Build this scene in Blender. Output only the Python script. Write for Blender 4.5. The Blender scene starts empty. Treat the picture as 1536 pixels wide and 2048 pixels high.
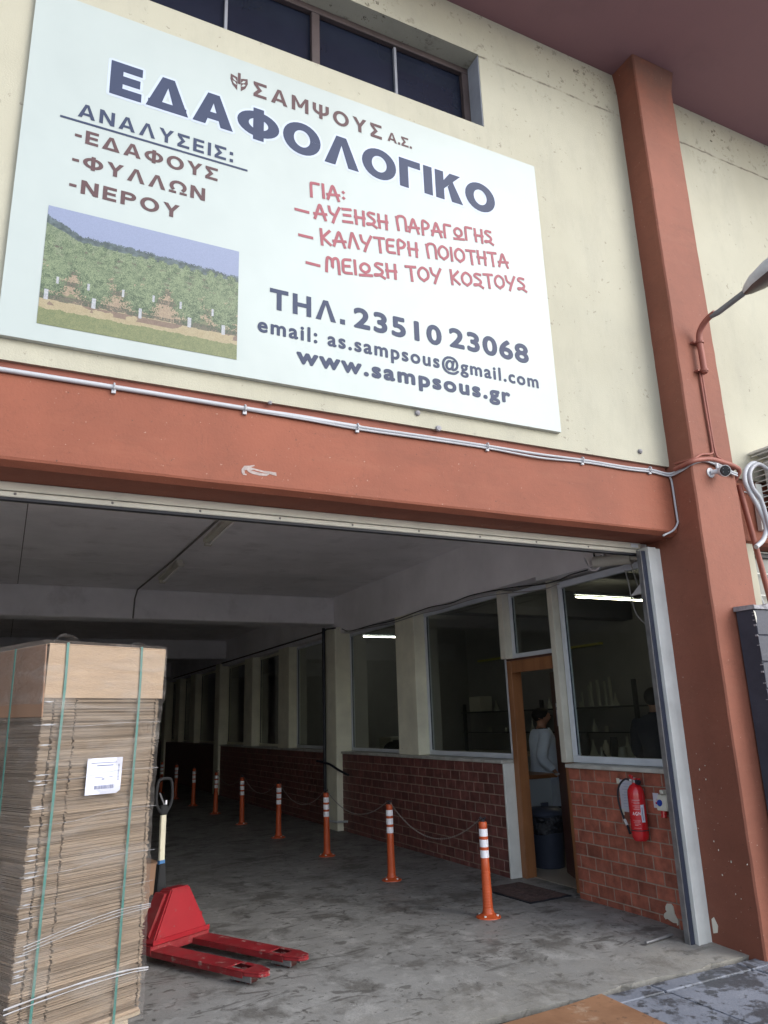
import bpy, bmesh, math, random
import numpy as np
from mathutils import Vector, Matrix
random.seed(7); R_ = math.radians; S = bpy.context.scene; COL = S.collection

# ---------------- camera ----------------
YAW, PITCH, ROLL, FPX, EYE = 0.469110, 0.271070, -0.033039, 1492.1, 1.63
def cam_axes():
    cy, sy, cp, sp = math.cos(YAW), math.sin(YAW), math.cos(PITCH), math.sin(PITCH)
    f = Vector((sy*cp, cy*cp, sp)); r = Vector((cy, -sy, 0)); u = r.cross(f)
    cr, sr = math.cos(ROLL), math.sin(ROLL)
    return cr*r + sr*u, -sr*r + cr*u, f
RX, UX, FX = cam_axes()
cam = bpy.data.objects.new('camera', bpy.data.cameras.new('camera')); COL.objects.link(cam)
m = Matrix((RX, UX, -FX)).transposed().to_4x4(); m.translation = Vector((0, 0, EYE)); cam.matrix_world = m
cam.data.sensor_fit = 'VERTICAL'; cam.data.sensor_height = 24; cam.data.lens = 24*FPX/2048
cam.data.clip_start = .05; cam.data.clip_end = 600
S.camera = cam
def on(ax, val, x, y):           # the point where a sight line of the photograph meets a real plane
    d = RX*((x-768)/FPX) + UX*(-(y-1024)/FPX) + FX
    o = Vector((0, 0, EYE)); t = (val-o[ax])/d[ax]
    return o + d*t

# ---------------- light ----------------
SUN_AZ, SUN_EL = 144, 30           # compass-like: direction the light comes from, x=sin, y=cos
W = bpy.data.worlds.new('World'); S.world = W; W.use_nodes = True
wn = W.node_tree; bg = wn.nodes['Background']
sky = wn.nodes.new('ShaderNodeTexSky'); sky.sky_type = 'NISHITA'; sky.sun_disc = False
sky.sun_elevation = R_(SUN_EL); sky.sun_rotation = R_(SUN_AZ); sky.dust_density = 1.2; sky.ozone_density = 1
hs = wn.nodes.new('ShaderNodeHueSaturation'); hs.inputs['Saturation'].default_value = .5; wn.links.new(sky.outputs[0], hs.inputs['Color']); wn.links.new(hs.outputs[0], bg.inputs[0]); bg.inputs[1].default_value = .15
sd = bpy.data.lights.new('sun', 'SUN'); sd.energy = .5; sd.angle = R_(35); sd.color = (1, .992, .98)
sun = bpy.data.objects.new('sun', sd); COL.objects.link(sun)
dv = Vector((math.sin(R_(SUN_AZ))*math.cos(R_(SUN_EL)), math.cos(R_(SUN_AZ))*math.cos(R_(SUN_EL)), math.sin(R_(SUN_EL))))
sun.rotation_euler = dv.to_track_quat('Z', 'Y').to_euler()
S.view_settings.view_transform = 'Standard'; S.view_settings.look = 'None'
S.view_settings.exposure = 1.36; S.view_settings.gamma = 1; S.view_settings.use_curve_mapping = False
try:
    S.cycles.use_denoising = True; S.cycles.max_bounces = 8; S.cycles.diffuse_bounces = 5
    S.cycles.transparent_max_bounces = 16; S.cycles.sample_clamp_indirect = 6; S.cycles.caustics_reflective = False; S.cycles.caustics_refractive = False
except Exception: pass

# ---------------- materials ----------------
def lin(r, g, b):
    f = lambda c: (c/255/12.92) if c/255 <= .04045 else ((c/255+.055)/1.055)**2.4
    return (f(r), f(g), f(b))
MATS = {}
class N:
    def __init__(s, name):
        s.m = bpy.data.materials.new(name); s.m.use_nodes = True; s.t = s.m.node_tree
        s.b = s.t.nodes['Principled BSDF']; s.tc = s.t.nodes.new('ShaderNodeTexCoord'); MATS[name] = s.m
        s.geo = s.t.nodes.new('ShaderNodeNewGeometry')
    def n(s, k, **kw):
        x = s.t.nodes.new('ShaderNode'+k)
        for a, b in kw.items(): setattr(x, a, b)
        return x
    def l(s, a, b): s.t.links.new(a, b)
    def noise(s, scale, detail=4, rough=.6, stretch=None, world=True, dist=0):
        src = s.geo.outputs['Position'] if world else s.tc.outputs['Object']
        x = s.n('TexNoise'); x.inputs['Scale'].default_value = scale; x.inputs['Detail'].default_value = detail
        x.inputs['Roughness'].default_value = rough; x.inputs['Distortion'].default_value = dist
        if stretch:
            mp = s.n('Mapping'); mp.inputs['Scale'].default_value = stretch; s.l(src, mp.inputs[0]); src = mp.outputs[0]
        s.l(src, x.inputs['Vector']); return x.outputs['Fac']
    def ramp(s, v, lo, hi, a=0., b=1.):
        x = s.n('MapRange'); x.inputs[1].default_value = lo; x.inputs[2].default_value = hi
        x.inputs[3].default_value = a; x.inputs[4].default_value = b; s.l(v, x.inputs[0]); return x.outputs[0]
    def math(s, op, a, b):
        x = s.n('Math', operation=op)
        for i, v in enumerate((a, b)):
            if isinstance(v, (int, float)): x.inputs[i].default_value = v
            else: s.l(v, x.inputs[i])
        return x.outputs[0]
    def mix(s, f, a, b):
        x = s.n('MixRGB')
        for i, v in enumerate((f, a, b)):
            if isinstance(v, (int, float)): x.inputs[i].default_value = v
            elif isinstance(v, tuple): x.inputs[i].default_value = (*v[:3], 1)
            else: s.l(v, x.inputs[i])
        return x.outputs[0]
    def col(s, v):
        if isinstance(v, tuple): s.b.inputs['Base Color'].default_value = (*v[:3], 1)
        else: s.l(v, s.b.inputs['Base Color'])
    def bump(s, h, strength=.3, dist=.01):
        x = s.n('Bump'); x.inputs['Strength'].default_value = strength; x.inputs['Distance'].default_value = dist
        s.l(h, x.inputs['Height']); s.l(x.outputs[0], s.b.inputs['Normal'])
    def sepz(s):
        x = s.n('SeparateXYZ'); s.l(s.geo.outputs['Position'], x.inputs[0]); return x.outputs
def mat(name, c, rough=.7, var=.12, scale=3, bump=.15, bscale=60, metal=0, spots=None, spec=.5, world=True, rnd=0., bdist=.004, dirt=None, coat=0):
    k = N(name); v = k.noise(scale, 5, .6, world=world)
    dk = tuple(x*(1-var*1.6) for x in c); lt = tuple(min(1, x*(1+var)) for x in c)
    o = k.mix(k.ramp(v, .3, .7), dk, lt)
    if rnd:
        oi = k.n('ObjectInfo'); o = k.mix(k.math('MULTIPLY', oi.outputs['Random'], rnd), o, tuple(x*.25 for x in c))
    if spots:                                     # (scale, lo, hi, colour, strength)
        for sc_, lo, hi, cc, st in spots:
            o = k.mix(k.ramp(k.noise(sc_, 6, .65, world=world), lo, hi, 0, st), o, cc)
    if dirt:
        sc_, lo, hi, cc, st, stretch = dirt
        o = k.mix(k.ramp(k.noise(sc_, 6, .7, stretch=stretch, world=world), lo, hi, 0, st), o, cc)
    k.col(o); k.b.inputs['Roughness'].default_value = rough; k.b.inputs['Metallic'].default_value = metal
    k.b.inputs['Specular IOR Level'].default_value = spec
    if coat: k.b.inputs['Coat Weight'].default_value = coat
    if bump: k.bump(k.noise(bscale, 4, .6, world=world), bump, bdist)
    return k.m
def emis(name, c, st):
    k = N(name); k.b.inputs['Base Color'].default_value = (*c, 1); k.b.inputs['Emission Color'].default_value = (*c, 1); k.b.inputs['Emission Strength'].default_value = st
    return k.m

# cream render with grime and mould near the eaves
k = N('cream_render'); z = k.sepz()['Z']
base = k.mix(k.ramp(k.noise(.7, 5, .6), .3, .7), (.39, .372, .292), (.46, .445, .358))
base = k.mix(k.ramp(k.noise(2.6, 7, .75, stretch=(1, 1, .3)), .48, .75, 0, .42), base, (.28, .27, .23))
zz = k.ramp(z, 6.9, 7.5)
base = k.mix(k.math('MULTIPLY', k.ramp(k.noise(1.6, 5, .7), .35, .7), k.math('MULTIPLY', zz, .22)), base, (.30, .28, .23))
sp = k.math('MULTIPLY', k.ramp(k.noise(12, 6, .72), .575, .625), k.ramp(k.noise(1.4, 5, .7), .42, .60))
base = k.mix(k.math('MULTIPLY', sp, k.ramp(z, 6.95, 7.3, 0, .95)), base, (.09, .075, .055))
sp2 = k.math('MULTIPLY', k.ramp(k.noise(18, 5, .65), .64, .67), k.ramp(k.noise(1.9, 3, .6), .5, .56))
base = k.mix(k.math('MULTIPLY', sp2, .65), base, (.2, .18, .15))
zn = k.math('SUBTRACT', z, k.math('MULTIPLY', k.noise(3, 3, .6), .012))
ck = k.math('MULTIPLY', k.ramp(k.math('ABSOLUTE', k.math('SUBTRACT', z, k.math('ADD', k.math('MULTIPLY', k.noise(5, 5, .7), .07), 7.245)), 0), .004, .016, 1, 0), k.ramp(k.noise(2.6, 4, .7), .4, .55))
base = k.mix(k.math('MULTIPLY', ck, .8), base, (.1, .085, .065))
k.col(base); k.b.inputs['Roughness'].default_value = .9; k.bump(k.math('ADD', k.noise(2.0, 3, .5), k.math('MULTIPLY', k.noise(90, 4, .6), .35)), .5, .012)

def terracotta(name, c, fl=0.0):
    k = N(name); z = k.sepz()['Z']
    b = k.mix(k.ramp(k.noise(1.3, 6, .65), .3, .72), tuple(x*.84 for x in c), tuple(x*1.12 for x in c))
    b = k.mix(k.ramp(k.noise(3.5, 5, .7, stretch=(.35, 1, 2.5)), .55, .78, 0, .35), b, (c[0]*1.15, c[1]*1.5, c[2]*1.6))
    b = k.mix(k.math('MULTIPLY', k.ramp(k.noise(1.1, 5, .7), .45, .62), k.ramp(z, 6.9, 7.7, 0, .65)), b, (.07, .045, .04))
    b = k.mix(k.ramp(k.noise(2.4, 7, .8, stretch=(.5, 1, 2)), .55, .72, 0, .4), b, tuple(x*.62 for x in c))
    b = k.mix(k.ramp(k.math('ABSOLUTE', k.math('SUBTRACT', k.noise(2.2, 8, .7, dist=.8), .5), 0), .0, .0035, .5, 0), b, tuple(x*.45 for x in c))
    ch = k.math('MULTIPLY', k.ramp(k.noise(38, 3, .6), .71, .725), k.ramp(z, 1.7, .1, .25, 1))
    b = k.mix(k.math('MULTIPLY', ch, .9), b, (.62, .56, .47))
    b = k.mix(k.ramp(k.noise(55, 2, .5), .74, .76, 0, .7), b, (.05, .03, .02))
    k.col(b); k.b.inputs['Roughness'].default_value = .75
    k.bump(k.math('ADD', k.noise(4, 4, .6), k.math('MULTIPLY', k.noise(70, 4, .6), .3)), .5, .01)
    return k.m
terracotta('terracotta', (.24, .071, .038))
terracotta('terracotta_pillar', (.218, .072, .043))
mat('terracotta_dark', (.21, .07, .048), .8, .15, 2, .3)
mat('soffit_paint', (.24, .125, .135), .8, .14, .8, .25, 40, spots=[(9, .72, .74, (.5, .42, .4), .5), (.8, .45, .75, (.13, .06, .06), .4)])
mat('sign_face', (.385, .435, .425), .42, .035, .9, .45, .8, bdist=.05)
mat('sign_frame', (.5, .52, .48), .5, .1)
mat('print_navy', (.042, .054, .100), .5, .04, 8, 0, spec=.2)
mat('print_brown', (.105, .062, .066), .5, .05, 8, 0, spec=.2)
mat('print_pink', (.30, .095, .115), .5, .05, 8, 0, spec=.2)
mat('print_halo', (.44, .50, .62), .45, .01, 8, 0)
mat('white_paint', (.66, .67, .65), .85, .08, 4, .1, spec=.2, spots=[(20, .68, .75, (.3, .28, .24), .5)])
mat('bright_pvc', (.42, .43, .46), .5, .04, 4, 0)
mat('offwhite_paint', (.64, .62, .54), .55, .1, 3, .12, dirt=(3, .5, .8, (.35, .32, .25), .4, (1, 1, .3)))
mat('frame_blue_white', (.66, .70, .76), .4, .05, 4, 0)
mat('ceiling_paint', (.86, .84, .86), .85, .07, 1.5, .15, spots=[(2.2, .55, .8, (.36, .34, .33), .5), (30, .70, .73, (.2, .18, .17), .5)])
mat('band_paint', (.86, .84, .86), .8, .07, 1.5, .15, spots=[(26, .70, .73, (.15, .14, .13), .7)])
mat('seam_light', (.92, .90, .90), .8, .05)
mat('seam_dark', (.16, .15, .15), .8, .05)
mat('column_cream', (.80, .785, .64), .75, .1, 2.5, .15, spots=[(18, .68, .72, (.25, .23, .18), .6)])
mat('shutter_paint', (.58, .56, .49), .5, .08, 3, .05, dirt=(4, .5, .8, (.3, .27, .22), .4, (.4, 1, 2)))
mat('rubber_black', (.012, .014, .022), .6, .1, 8, 0)
mat('navy_seal', (.02, .026, .05), .5, .1, 8, 0)
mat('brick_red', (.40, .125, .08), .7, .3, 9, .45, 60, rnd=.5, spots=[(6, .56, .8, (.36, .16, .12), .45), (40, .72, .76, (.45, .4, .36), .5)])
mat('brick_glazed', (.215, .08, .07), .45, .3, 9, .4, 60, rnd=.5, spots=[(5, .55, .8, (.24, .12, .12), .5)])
mat('mortar_grey', (.33, .265, .215), .9, .15, 12, .4)
mat('sill_stone', (.50, .50, .47), .5, .15, 5, .1, dirt=(6, .5, .7, (.25, .2, .17), .5, (1, 1, 1)))
mat('wood_brown', (.30, .13, .055), .45, .1, 3, .1, dirt=(9, .4, .7, (.12, .045, .018), .5, (1, 1, .08)))
mat('wood_dark', (.085, .035, .024), .4, .1, 3, .1, dirt=(9, .4, .7, (.05, .02, .014), .5, (1, 1, .08)))
mat('lab_wall', (.30, .30, .30), .85, .06, 2, .05)
mat('lab_floor', (.42, .37, .30), .35, .08, 2, .03)
mat('lab_dark', (.05, .055, .065), .5, .1, 4, 0)
mat('lab_cabinet', (.40, .45, .50), .5, .05, 4, 0)
mat('lab_white', (.60, .58, .5), .5, .05, 4, 0)
mat('deep_wall', (.68, .67, .65), .9, .12, 2, .1)
mat('bollard_orange', (.52, .085, .022), .45, .08, 10, .05, world=False, dirt=(14, .55, .8, (.35, .07, .03), .5, (1, 1, .4)))
mat('bollard_white', (.86, .86, .92), .35, .03, 20, 0)
mat('chain_metal', (.26, .24, .22), .45, .15, 30, 0, metal=.6)
mat('jack_red', (.30, .008, .016), .38, .12, 3, .1, 30, spots=[(5, .52, .66, (.19, .012, .016), .7), (16, .64, .67, (.16, .10, .09), .8)], world=False)
mat('jack_red_worn', (.22, .010, .015), .5, .2, 5, .15, 30, spots=[(7, .50, .62, (.20, .035, .035), .6), (16, .60, .66, (.32, .25, .22), .6)], world=False)
mat('jack_black', (.010, .011, .013), .75, .1, 9, 0)
mat('jack_cream', (.60, .57, .44), .45, .08, 9, .05, spots=[(30, .66, .7, (.3, .1, .05), .7)], world=False)
mat('steel_grey', (.35, .36, .38), .4, .15, 12, .1, metal=.8)
mat('wheel_brown', (.10, .03, .028), .5, .2, 12, .1)
mat('paper_white', (.58, .60, .70), .6, .03, 10, .05)
mat('paper_print', (.16, .18, .28), .6, .1, 10, 0)
mat('paper_print_light', (.42, .46, .60), .6, .1, 10, 0)
mat('strap_green', (.04, .175, .15), .35, .08, 10, 0)
mat('film_white', (.33, .34, .37), .25, .1, 18, .4, 60, dirt=(30, .45, .6, (.35, .33, .32), .6, (1, 1, 6)))
mat('carton_and_shaded_flap', (.27, .16, .10), .8, .1, 2, .1)  # carton brown, also the flap colour with the left side's shade in it
mat('pallet_wood', (.42, .34, .24), .8, .15, 5, .2, dirt=(12, .5, .7, (.22, .15, .09), .5, (.2, 1, 3)))
mat('extinguisher_red', (.50, .012, .018), .25, .04, 5, 0, coat=.5)
mat('socket_white', (.66, .67, .60), .45, .05, 8, 0)
mat('socket_blue', (.01, .05, .36), .4, .05, 8, 0)
mat('cctv_white', (.56, .56, .58), .35, .03, 8, 0)
mat('glass_black', (.01, .01, .012), .1, .05, 8, 0)
mat('lamp_grey', (.52, .53, .56), .5, .12, 9, .05, spots=[(20, .62, .7, (.2, .2, .2), .6)])
mat('lamp_lens', (.11, .085, .08), .25, .15, 9, .1)
mat('arm_grey', (.16, .165, .18), .5, .12, 9, .1)
mat('pipe_grey', (.52, .54, .57), .5, .08, 9, .05)
mat('pipe_terracotta', (.27, .085, .06), .6, .1, 9, .1)
mat('bare_plaster', (.36, .30, .28), .85, .2, 40, .3)
mat('ceiling_conduit', (.16, .15, .145), .7, .1, 9, 0)
mat('cable_black', (.02, .02, .022), .6, .1, 9, 0)
mat('cable_grey', (.28, .27, .26), .6, .1, 9, 0)
mat('cage_white', (.66, .66, .62), .45, .05, 9, 0)
mat('ac_blue', (.05, .16, .36), .5, .1, 9, 0)
mat('ac_body', (.55, .54, .5), .5, .05, 9, 0)
mat('block_grey', (.045, .048, .068), .6, .16, 4, .4, 50, rnd=.12, dirt=(7, .6, .75, (.14, .14, .17), .5, (.3, 1, 2)))
mat('block_mortar', (.04, .042, .06), .8, .16, 4, .4, 50)
mat('cap_concrete', (.30, .29, .31), .9, .25, 20, .6, 60)
mat('mat_brown', (.085, .05, .045), .95, .3, 14, .6, 160, dirt=(40, .5, .6, (.16, .11, .1), .5, (1, 1, 1)))
mat('bin_navy', (.045, .055, .085), .4, .1, 8, 0)
mat('bag_black', (.018, .02, .028), .25, .2, 12, .9, 24, bdist=.03)
mat('skin', (.42, .21, .14), .55, .06, 20, .05, world=False)
mat('hair_dark', (.015, .012, .011), .7, .2, 60, .4, 120, world=False)
mat('coat_blue_white', (.74, .82, .98), .8, .06, 6, .3, 14, bdist=.02)
mat('cloth_navy', (.012, .016, .032), .85, .1, 9, .3, 20, bdist=.02)
mat('cloth_black', (.008, .009, .014), .85, .1, 9, .2)
mat('glass_frosty', (.42, .43, .38), .15, .05, 9, 0)
mat('window_dark', (.016, .020, .036), .12, .12, 2, .03, 3, dirt=(1.2, .55, .8, (.055, .06, .085), .6, (1, 1, .2)))
mat('mullion_brown', (.075, .055, .055), .5, .15, 5, .05)
mat('mullion_pale', (.26, .27, .31), .5, .1, 5, .05)
mat('reveal_grey', (.30, .32, .37), .7, .1, 5, .1)
mat('plywood', (.30, .155, .08), .75, .14, 1.6, .2, 30, spots=[(2.5, .45, .62, (.20, .095, .045), .75), (6, .56, .66, (.40, .29, .20), .7), (16, .6, .66, (.11, .06, .035), .7)])
mat('gutter_black', (.03, .03, .032), .7, .2, 9, .2)
mat('yard_concrete', (.52, .51, .50), .9, .2, 2, .4)
emis('tube_light', (1, .90, .66), 12)
emis('tube_light_cool', (1, .95, .82), 8)
# clear glass: real pane
k = N('clear_glass'); tr = k.n('BsdfTransparent'); tr.inputs[0].default_value = (.90, .93, .91, 1); gl = k.n('BsdfGlossy'); gl.inputs['Roughness'].default_value = .02
fr = k.n('LayerWeight'); fr.inputs[0].default_value = .5; mx = k.n('MixShader'); k.l(k.math('ADD', k.math('MULTIPLY', k.math('POWER', fr.outputs['Facing'], 4), .8), .035), mx.inputs[0]); k.l(tr.outputs[0], mx.inputs[1]); k.l(gl.outputs[0], mx.inputs[2]); k.l(mx.outputs[0], k.t.nodes['Material Output'].inputs[0])
# stretch film: mostly clear, wrinkled gloss
k = N('stretch_film'); tr = k.n('BsdfTransparent'); tr.inputs[0].default_value = (.97, .97, .98, 1); gl = k.n('BsdfGlossy'); gl.inputs['Roughness'].default_value = .22; gl.inputs[0].default_value = (.9, .92, 1, 1)
df = k.n('BsdfDiffuse'); df.inputs[0].default_value = (.50, .46, .42, 1)
h = k.math('ADD', k.noise(7, 5, .65, stretch=(1, 1, 3.5), dist=1.0), k.math('MULTIPLY', k.noise(30, 4, .6, stretch=(.5, .5, 5)), .4))
bm_ = k.n('Bump'); bm_.inputs['Strength'].default_value = .9; bm_.inputs['Distance'].default_value = .03; k.l(h, bm_.inputs['Height']); k.l(bm_.outputs[0], gl.inputs['Normal'])
lw = k.n('LayerWeight'); lw.inputs[0].default_value = .35; k.l(bm_.outputs[0], lw.inputs['Normal'])
m1 = k.n('MixShader'); k.l(k.ramp(k.noise(4, 5, .6, stretch=(.5, .5, 2.2), dist=1.0), .46, .78, .04, .34), m1.inputs[0]); k.l(tr.outputs[0], m1.inputs[1]); k.l(df.outputs[0], m1.inputs[2])
m2 = k.n('MixShader'); k.l(k.math('MULTIPLY', k.math('POWER', lw.outputs['Facing'], 2), .5), m2.inputs[0]); k.l(m1.outputs[0], m2.inputs[1]); k.l(gl.outputs[0], m2.inputs[2]); k.l(m2.outputs[0], k.t.nodes['Material Output'].inputs[0])
# cardboard
def cardboard(name, a, b, rnd=.5):
    k = N(name); oi = k.n('ObjectInfo')
    c = k.mix(k.ramp(k.noise(3, 4, .6, stretch=(1, 1, 14)), .3, .7), a, b)
    c = k.mix(k.math('MULTIPLY', oi.outputs['Random'], rnd), c, tuple(x*.45 for x in a))
    c = k.mix(k.ramp(k.noise(60, 3, .6), .62, .7, 0, .35), c, tuple(x*.6 for x in a))
    k.col(c); k.b.inputs['Roughness'].default_value = .85; k.bump(k.noise(50, 4, .6, stretch=(1, 1, 3)), .4, .006)
cardboard('cardboard_edge', (.33, .245, .17), (.44, .345, .25), .55)
cardboard('cardboard_lid', (.36, .26, .175), (.42, .31, .21), .0)
# concrete floor
def concrete(name, a, b, dark, wear=1.0, gradey=None):
    k = N(name); P = k.sepz()
    c = k.mix(k.ramp(k.noise(.8, 6, .65), .3, .7), a, b)
    c = k.mix(k.ramp(k.noise(1.9, 9, .72, dist=.25), .50, .60, 0, .62*wear), c, dark)
    c = k.mix(k.ramp(k.noise(7, 8, .8, dist=.5, stretch=(.7, 1.2, 1)), .60, .68, 0, .6*wear), c, tuple(x*.55 for x in dark))
    c = k.mix(k.ramp(k.noise(4.5, 8, .7, dist=.4), .53, .62, 0, .6), c, tuple(min(1, x*1.3) for x in b))
    c = k.mix(k.ramp(k.noise(13, 6, .65, dist=.6), .60, .64, 0, .75), c, tuple(x*.6 for x in dark))
    c = k.mix(k.ramp(k.noise(5.5, 7, .62, dist=.8, stretch=(.5, 1.5, 1)), .59, .63, 0, .7), c, tuple(x*.7 for x in dark))
    c = k.mix(k.ramp(k.noise(70, 4, .7), .62, .72, 0, .5), c, tuple(x*.5 for x in a))
    c = k.mix(k.ramp(k.noise(45, 3, .7), .68, .74, 0, .5), c, tuple(min(1, x*1.6) for x in b))
    vo = k.n('TexVoronoi', feature='DISTANCE_TO_EDGE'); vo.inputs['Scale'].default_value = .55
    mp = k.n('Vector' + 'Math', operation='ADD'); nn = k.n('TexNoise'); nn.inputs['Scale'].default_value = 2.2; nn.inputs['Detail'].default_value = 6
    k.l(k.geo.outputs['Position'], nn.inputs['Vector']); k.l(k.geo.outputs['Position'], mp.inputs[0]); k.l(nn.outputs['Color'], mp.inputs[1]); k.l(mp.outputs[0], vo.inputs['Vector'])
    c = k.mix(k.math('MULTIPLY', k.ramp(vo.outputs['Distance'], .003, .008, .6, 0), k.ramp(k.noise(1.5, 2), .48, .55)), c, tuple(x*.35 for x in dark))
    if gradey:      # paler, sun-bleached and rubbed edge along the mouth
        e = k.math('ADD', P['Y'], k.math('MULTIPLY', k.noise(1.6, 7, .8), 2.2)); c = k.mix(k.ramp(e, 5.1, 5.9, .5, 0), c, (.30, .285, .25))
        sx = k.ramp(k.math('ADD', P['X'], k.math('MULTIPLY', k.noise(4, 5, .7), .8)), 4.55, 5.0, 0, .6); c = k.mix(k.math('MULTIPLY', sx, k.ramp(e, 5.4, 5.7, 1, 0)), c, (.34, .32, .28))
    k.col(c); k.l(k.ramp(k.noise(4, 5, .7), .3, .7, .38, .8), k.b.inputs['Roughness'])
    k.bump(k.math('ADD', k.noise(6, 6, .7), k.math('MULTIPLY', k.noise(80, 4, .7), .4)), .5, .012)
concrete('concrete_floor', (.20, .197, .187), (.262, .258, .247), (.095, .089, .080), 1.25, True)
k = N('paver_wet')
c = k.mix(k.ramp(k.noise(1.7, 6, .65), .3, .7), (.15, .165, .20), (.235, .25, .29))
wet = k.ramp(k.noise(2.6, 6, .72, dist=.4), .52, .58)
wet2 = k.ramp(k.noise(9, 5, .7), .56, .60)
wm = k.n('Math', operation='MAXIMUM'); k.l(wet, wm.inputs[0]); k.l(wet2, wm.inputs[1])
c = k.mix(k.ramp(k.noise(12, 6, .7), .58, .7, 0, .5), c, (.30, .31, .33))
c = k.mix(k.math('MULTIPLY', wm.outputs[0], .8), c, (.045, .048, .05)); k.col(c)
k.l(k.ramp(wm.outputs[0], 0, 1, .7, .42), k.b.inputs['Roughness']); k.bump(k.noise(45, 6, .7), .4, .01)

# ---------------- mesh helpers ----------------
class MB:
    def __init__(s): s.v = []; s.f = []; s.mi = []
    def add(s, vs, fs, mi=0):
        n = len(s.v); s.v += [tuple(v) for v in vs]; s.f += [tuple(n+i for i in f) for f in fs]; s.mi += [mi]*len(fs); return s
    def box(s, x0, x1, y0, y1, z0, z1, mi=0, M=None):
        v = [(x, y, z) for z in (z0, z1) for y in (y0, y1) for x in (x0, x1)]
        if M is not None: v = [M @ Vector(p) for p in v]
        return s.add(v, [(0, 2, 3, 1), (4, 5, 7, 6), (0, 1, 5, 4), (2, 6, 7, 3), (0, 4, 6, 2), (1, 3, 7, 5)], mi)
    def prism(s, pts, d0, d1, plane='xz', mi=0, M=None):
        n = len(pts); mk = {'xz': lambda a, b, d: (a, d, b), 'xy': lambda a, b, d: (a, b, d), 'yz': lambda a, b, d: (d, a, b)}[plane]
        v = [mk(a, b, d0) for a, b in pts]+[mk(a, b, d1) for a, b in pts]
        if M is not None: v = [M @ Vector(p) for p in v]
        return s.add(v, [tuple(range(n))[::-1], tuple(range(n, 2*n))]+[(i, (i+1) % n, n+(i+1) % n, n+i) for i in range(n)], mi)
    def tube(s, pts, r, n=8, mi=0, closed=False, cap=True):
        pts = [Vector(p) for p in pts]; N_ = len(pts); rs = r if isinstance(r, (list, tuple)) else [r]*N_
        base = len(s.v); up = None
        for i, p in enumerate(pts):
            if closed: d = pts[(i+1) % N_]-pts[i-1]
            else: d = pts[min(i+1, N_-1)]-pts[max(i-1, 0)]
            d.normalize()
            if up is None: up = d.orthogonal().normalized()
            up = (up-d*up.dot(d)); up = up.normalized() if up.length > 1e-6 else d.orthogonal().normalized()
            w = d.cross(up)
            for k in range(n):
                a = 2*math.pi*k/n; s.v.append(tuple(p+(up*math.cos(a)+w*math.sin(a))*rs[i]))
        L = N_ if closed else N_-1
        for i in range(L):
            j = (i+1) % N_
            for k in range(n): s.f.append((base+i*n+k, base+i*n+(k+1) % n, base+j*n+(k+1) % n, base+j*n+k)); s.mi.append(mi)
        if cap and not closed:
            s.f.append(tuple(base+k for k in range(n))[::-1]); s.f.append(tuple(base+(N_-1)*n+k for k in range(n))); s.mi += [mi, mi]
        return s
    def lathe(s, prof, n=24, c=(0, 0, 0), mi=0, M=None, cap=True):
        base = len(s.v)
        for r, z in prof:
            for k in range(n):
                a = 2*math.pi*k/n; p = Vector((c[0]+r*math.cos(a), c[1]+r*math.sin(a), c[2]+z)); s.v.append(tuple(M @ p if M is not None else p))
        for i in range(len(prof)-1):
            for k in range(n): s.f.append((base+i*n+k, base+i*n+(k+1) % n, base+(i+1)*n+(k+1) % n, base+(i+1)*n+k)); s.mi.append(mi)
        if cap:
            s.f.append(tuple(base+k for k in range(n))[::-1]); s.f.append(tuple(base+(len(prof)-1)*n+k for k in range(n))); s.mi += [mi, mi]
        return s
    def mesh(s, name, mats, bevel=0, seg=1, smooth=False):
        me = bpy.data.meshes.new(name); me.from_pydata(s.v, [], s.f)
        for m_ in (mats if isinstance(mats, (list, tuple)) else [mats]): me.materials.append(MATS[m_])
        me.polygons.foreach_set('material_index', s.mi); me.update()
        bm = bmesh.new(); bm.from_mesh(me); bmesh.ops.recalc_face_normals(bm, faces=bm.faces)
        if bevel:
            es = [e for e in bm.edges if len(e.link_faces) == 2 and e.calc_face_angle(0) > .5]
            bmesh.ops.bevel(bm, geom=es, offset=bevel, segments=seg, affect='EDGES', clamp_overlap=True)
        bm.to_mesh(me); bm.free()
        if smooth: 
            me.polygons.foreach_set('use_smooth', [True]*len(me.polygons))
            try: me.set_sharp_from_angle(angle=R_(40))
            except Exception: pass
        return me
    def build(s, name, mats, parent=None, **kw): return link(name, s.mesh(name, mats, **kw), parent)
def link(name, me, parent=None, loc=None, rot=None):
    o = bpy.data.objects.new(name, me); COL.objects.link(o)
    if parent is not None: o.parent = parent
    if loc is not None: o.location = loc
    if rot is not None: o.rotation_euler = rot
    return o
def tag(o, label, cat, group=None):
    o['label'] = label; o['category'] = cat
    if group: o['group'] = group
    return o
def thing(name, label, cat, loc=(0, 0, 0), rotz=0, group=None):
    o = bpy.data.objects.new(name, None); COL.objects.link(o); o.location = loc; o.rotation_euler = (0, 0, rotz); o.empty_display_size = .2
    return tag(o, label, cat, group)
def struct(o): o['kind'] = 'structure'; return o
def stuff(o): o['kind'] = 'stuff'; return o
def copy_tree(o, parent=None):
    c = o.copy(); COL.objects.link(c)
    if parent is not None: c.parent = parent
    for ch in list(o.children): copy_tree(ch, c)
    return c
def smoothpath(pts, n=6):
    P = [Vector(p) for p in pts]; P = [P[0]*2-P[1]]+P+[P[-1]*2-P[-2]]; out = []
    for i in range(1, len(P)-2):
        for k in range(n):
            t = k/n; a, b, c, d = P[i-1:i+3]
            out.append(.5*((2*b)+(c-a)*t+(2*a-5*b+4*c-d)*t*t+(3*b-a-3*c+d)*t**3))
    out.append(P[-2]); return out

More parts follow.
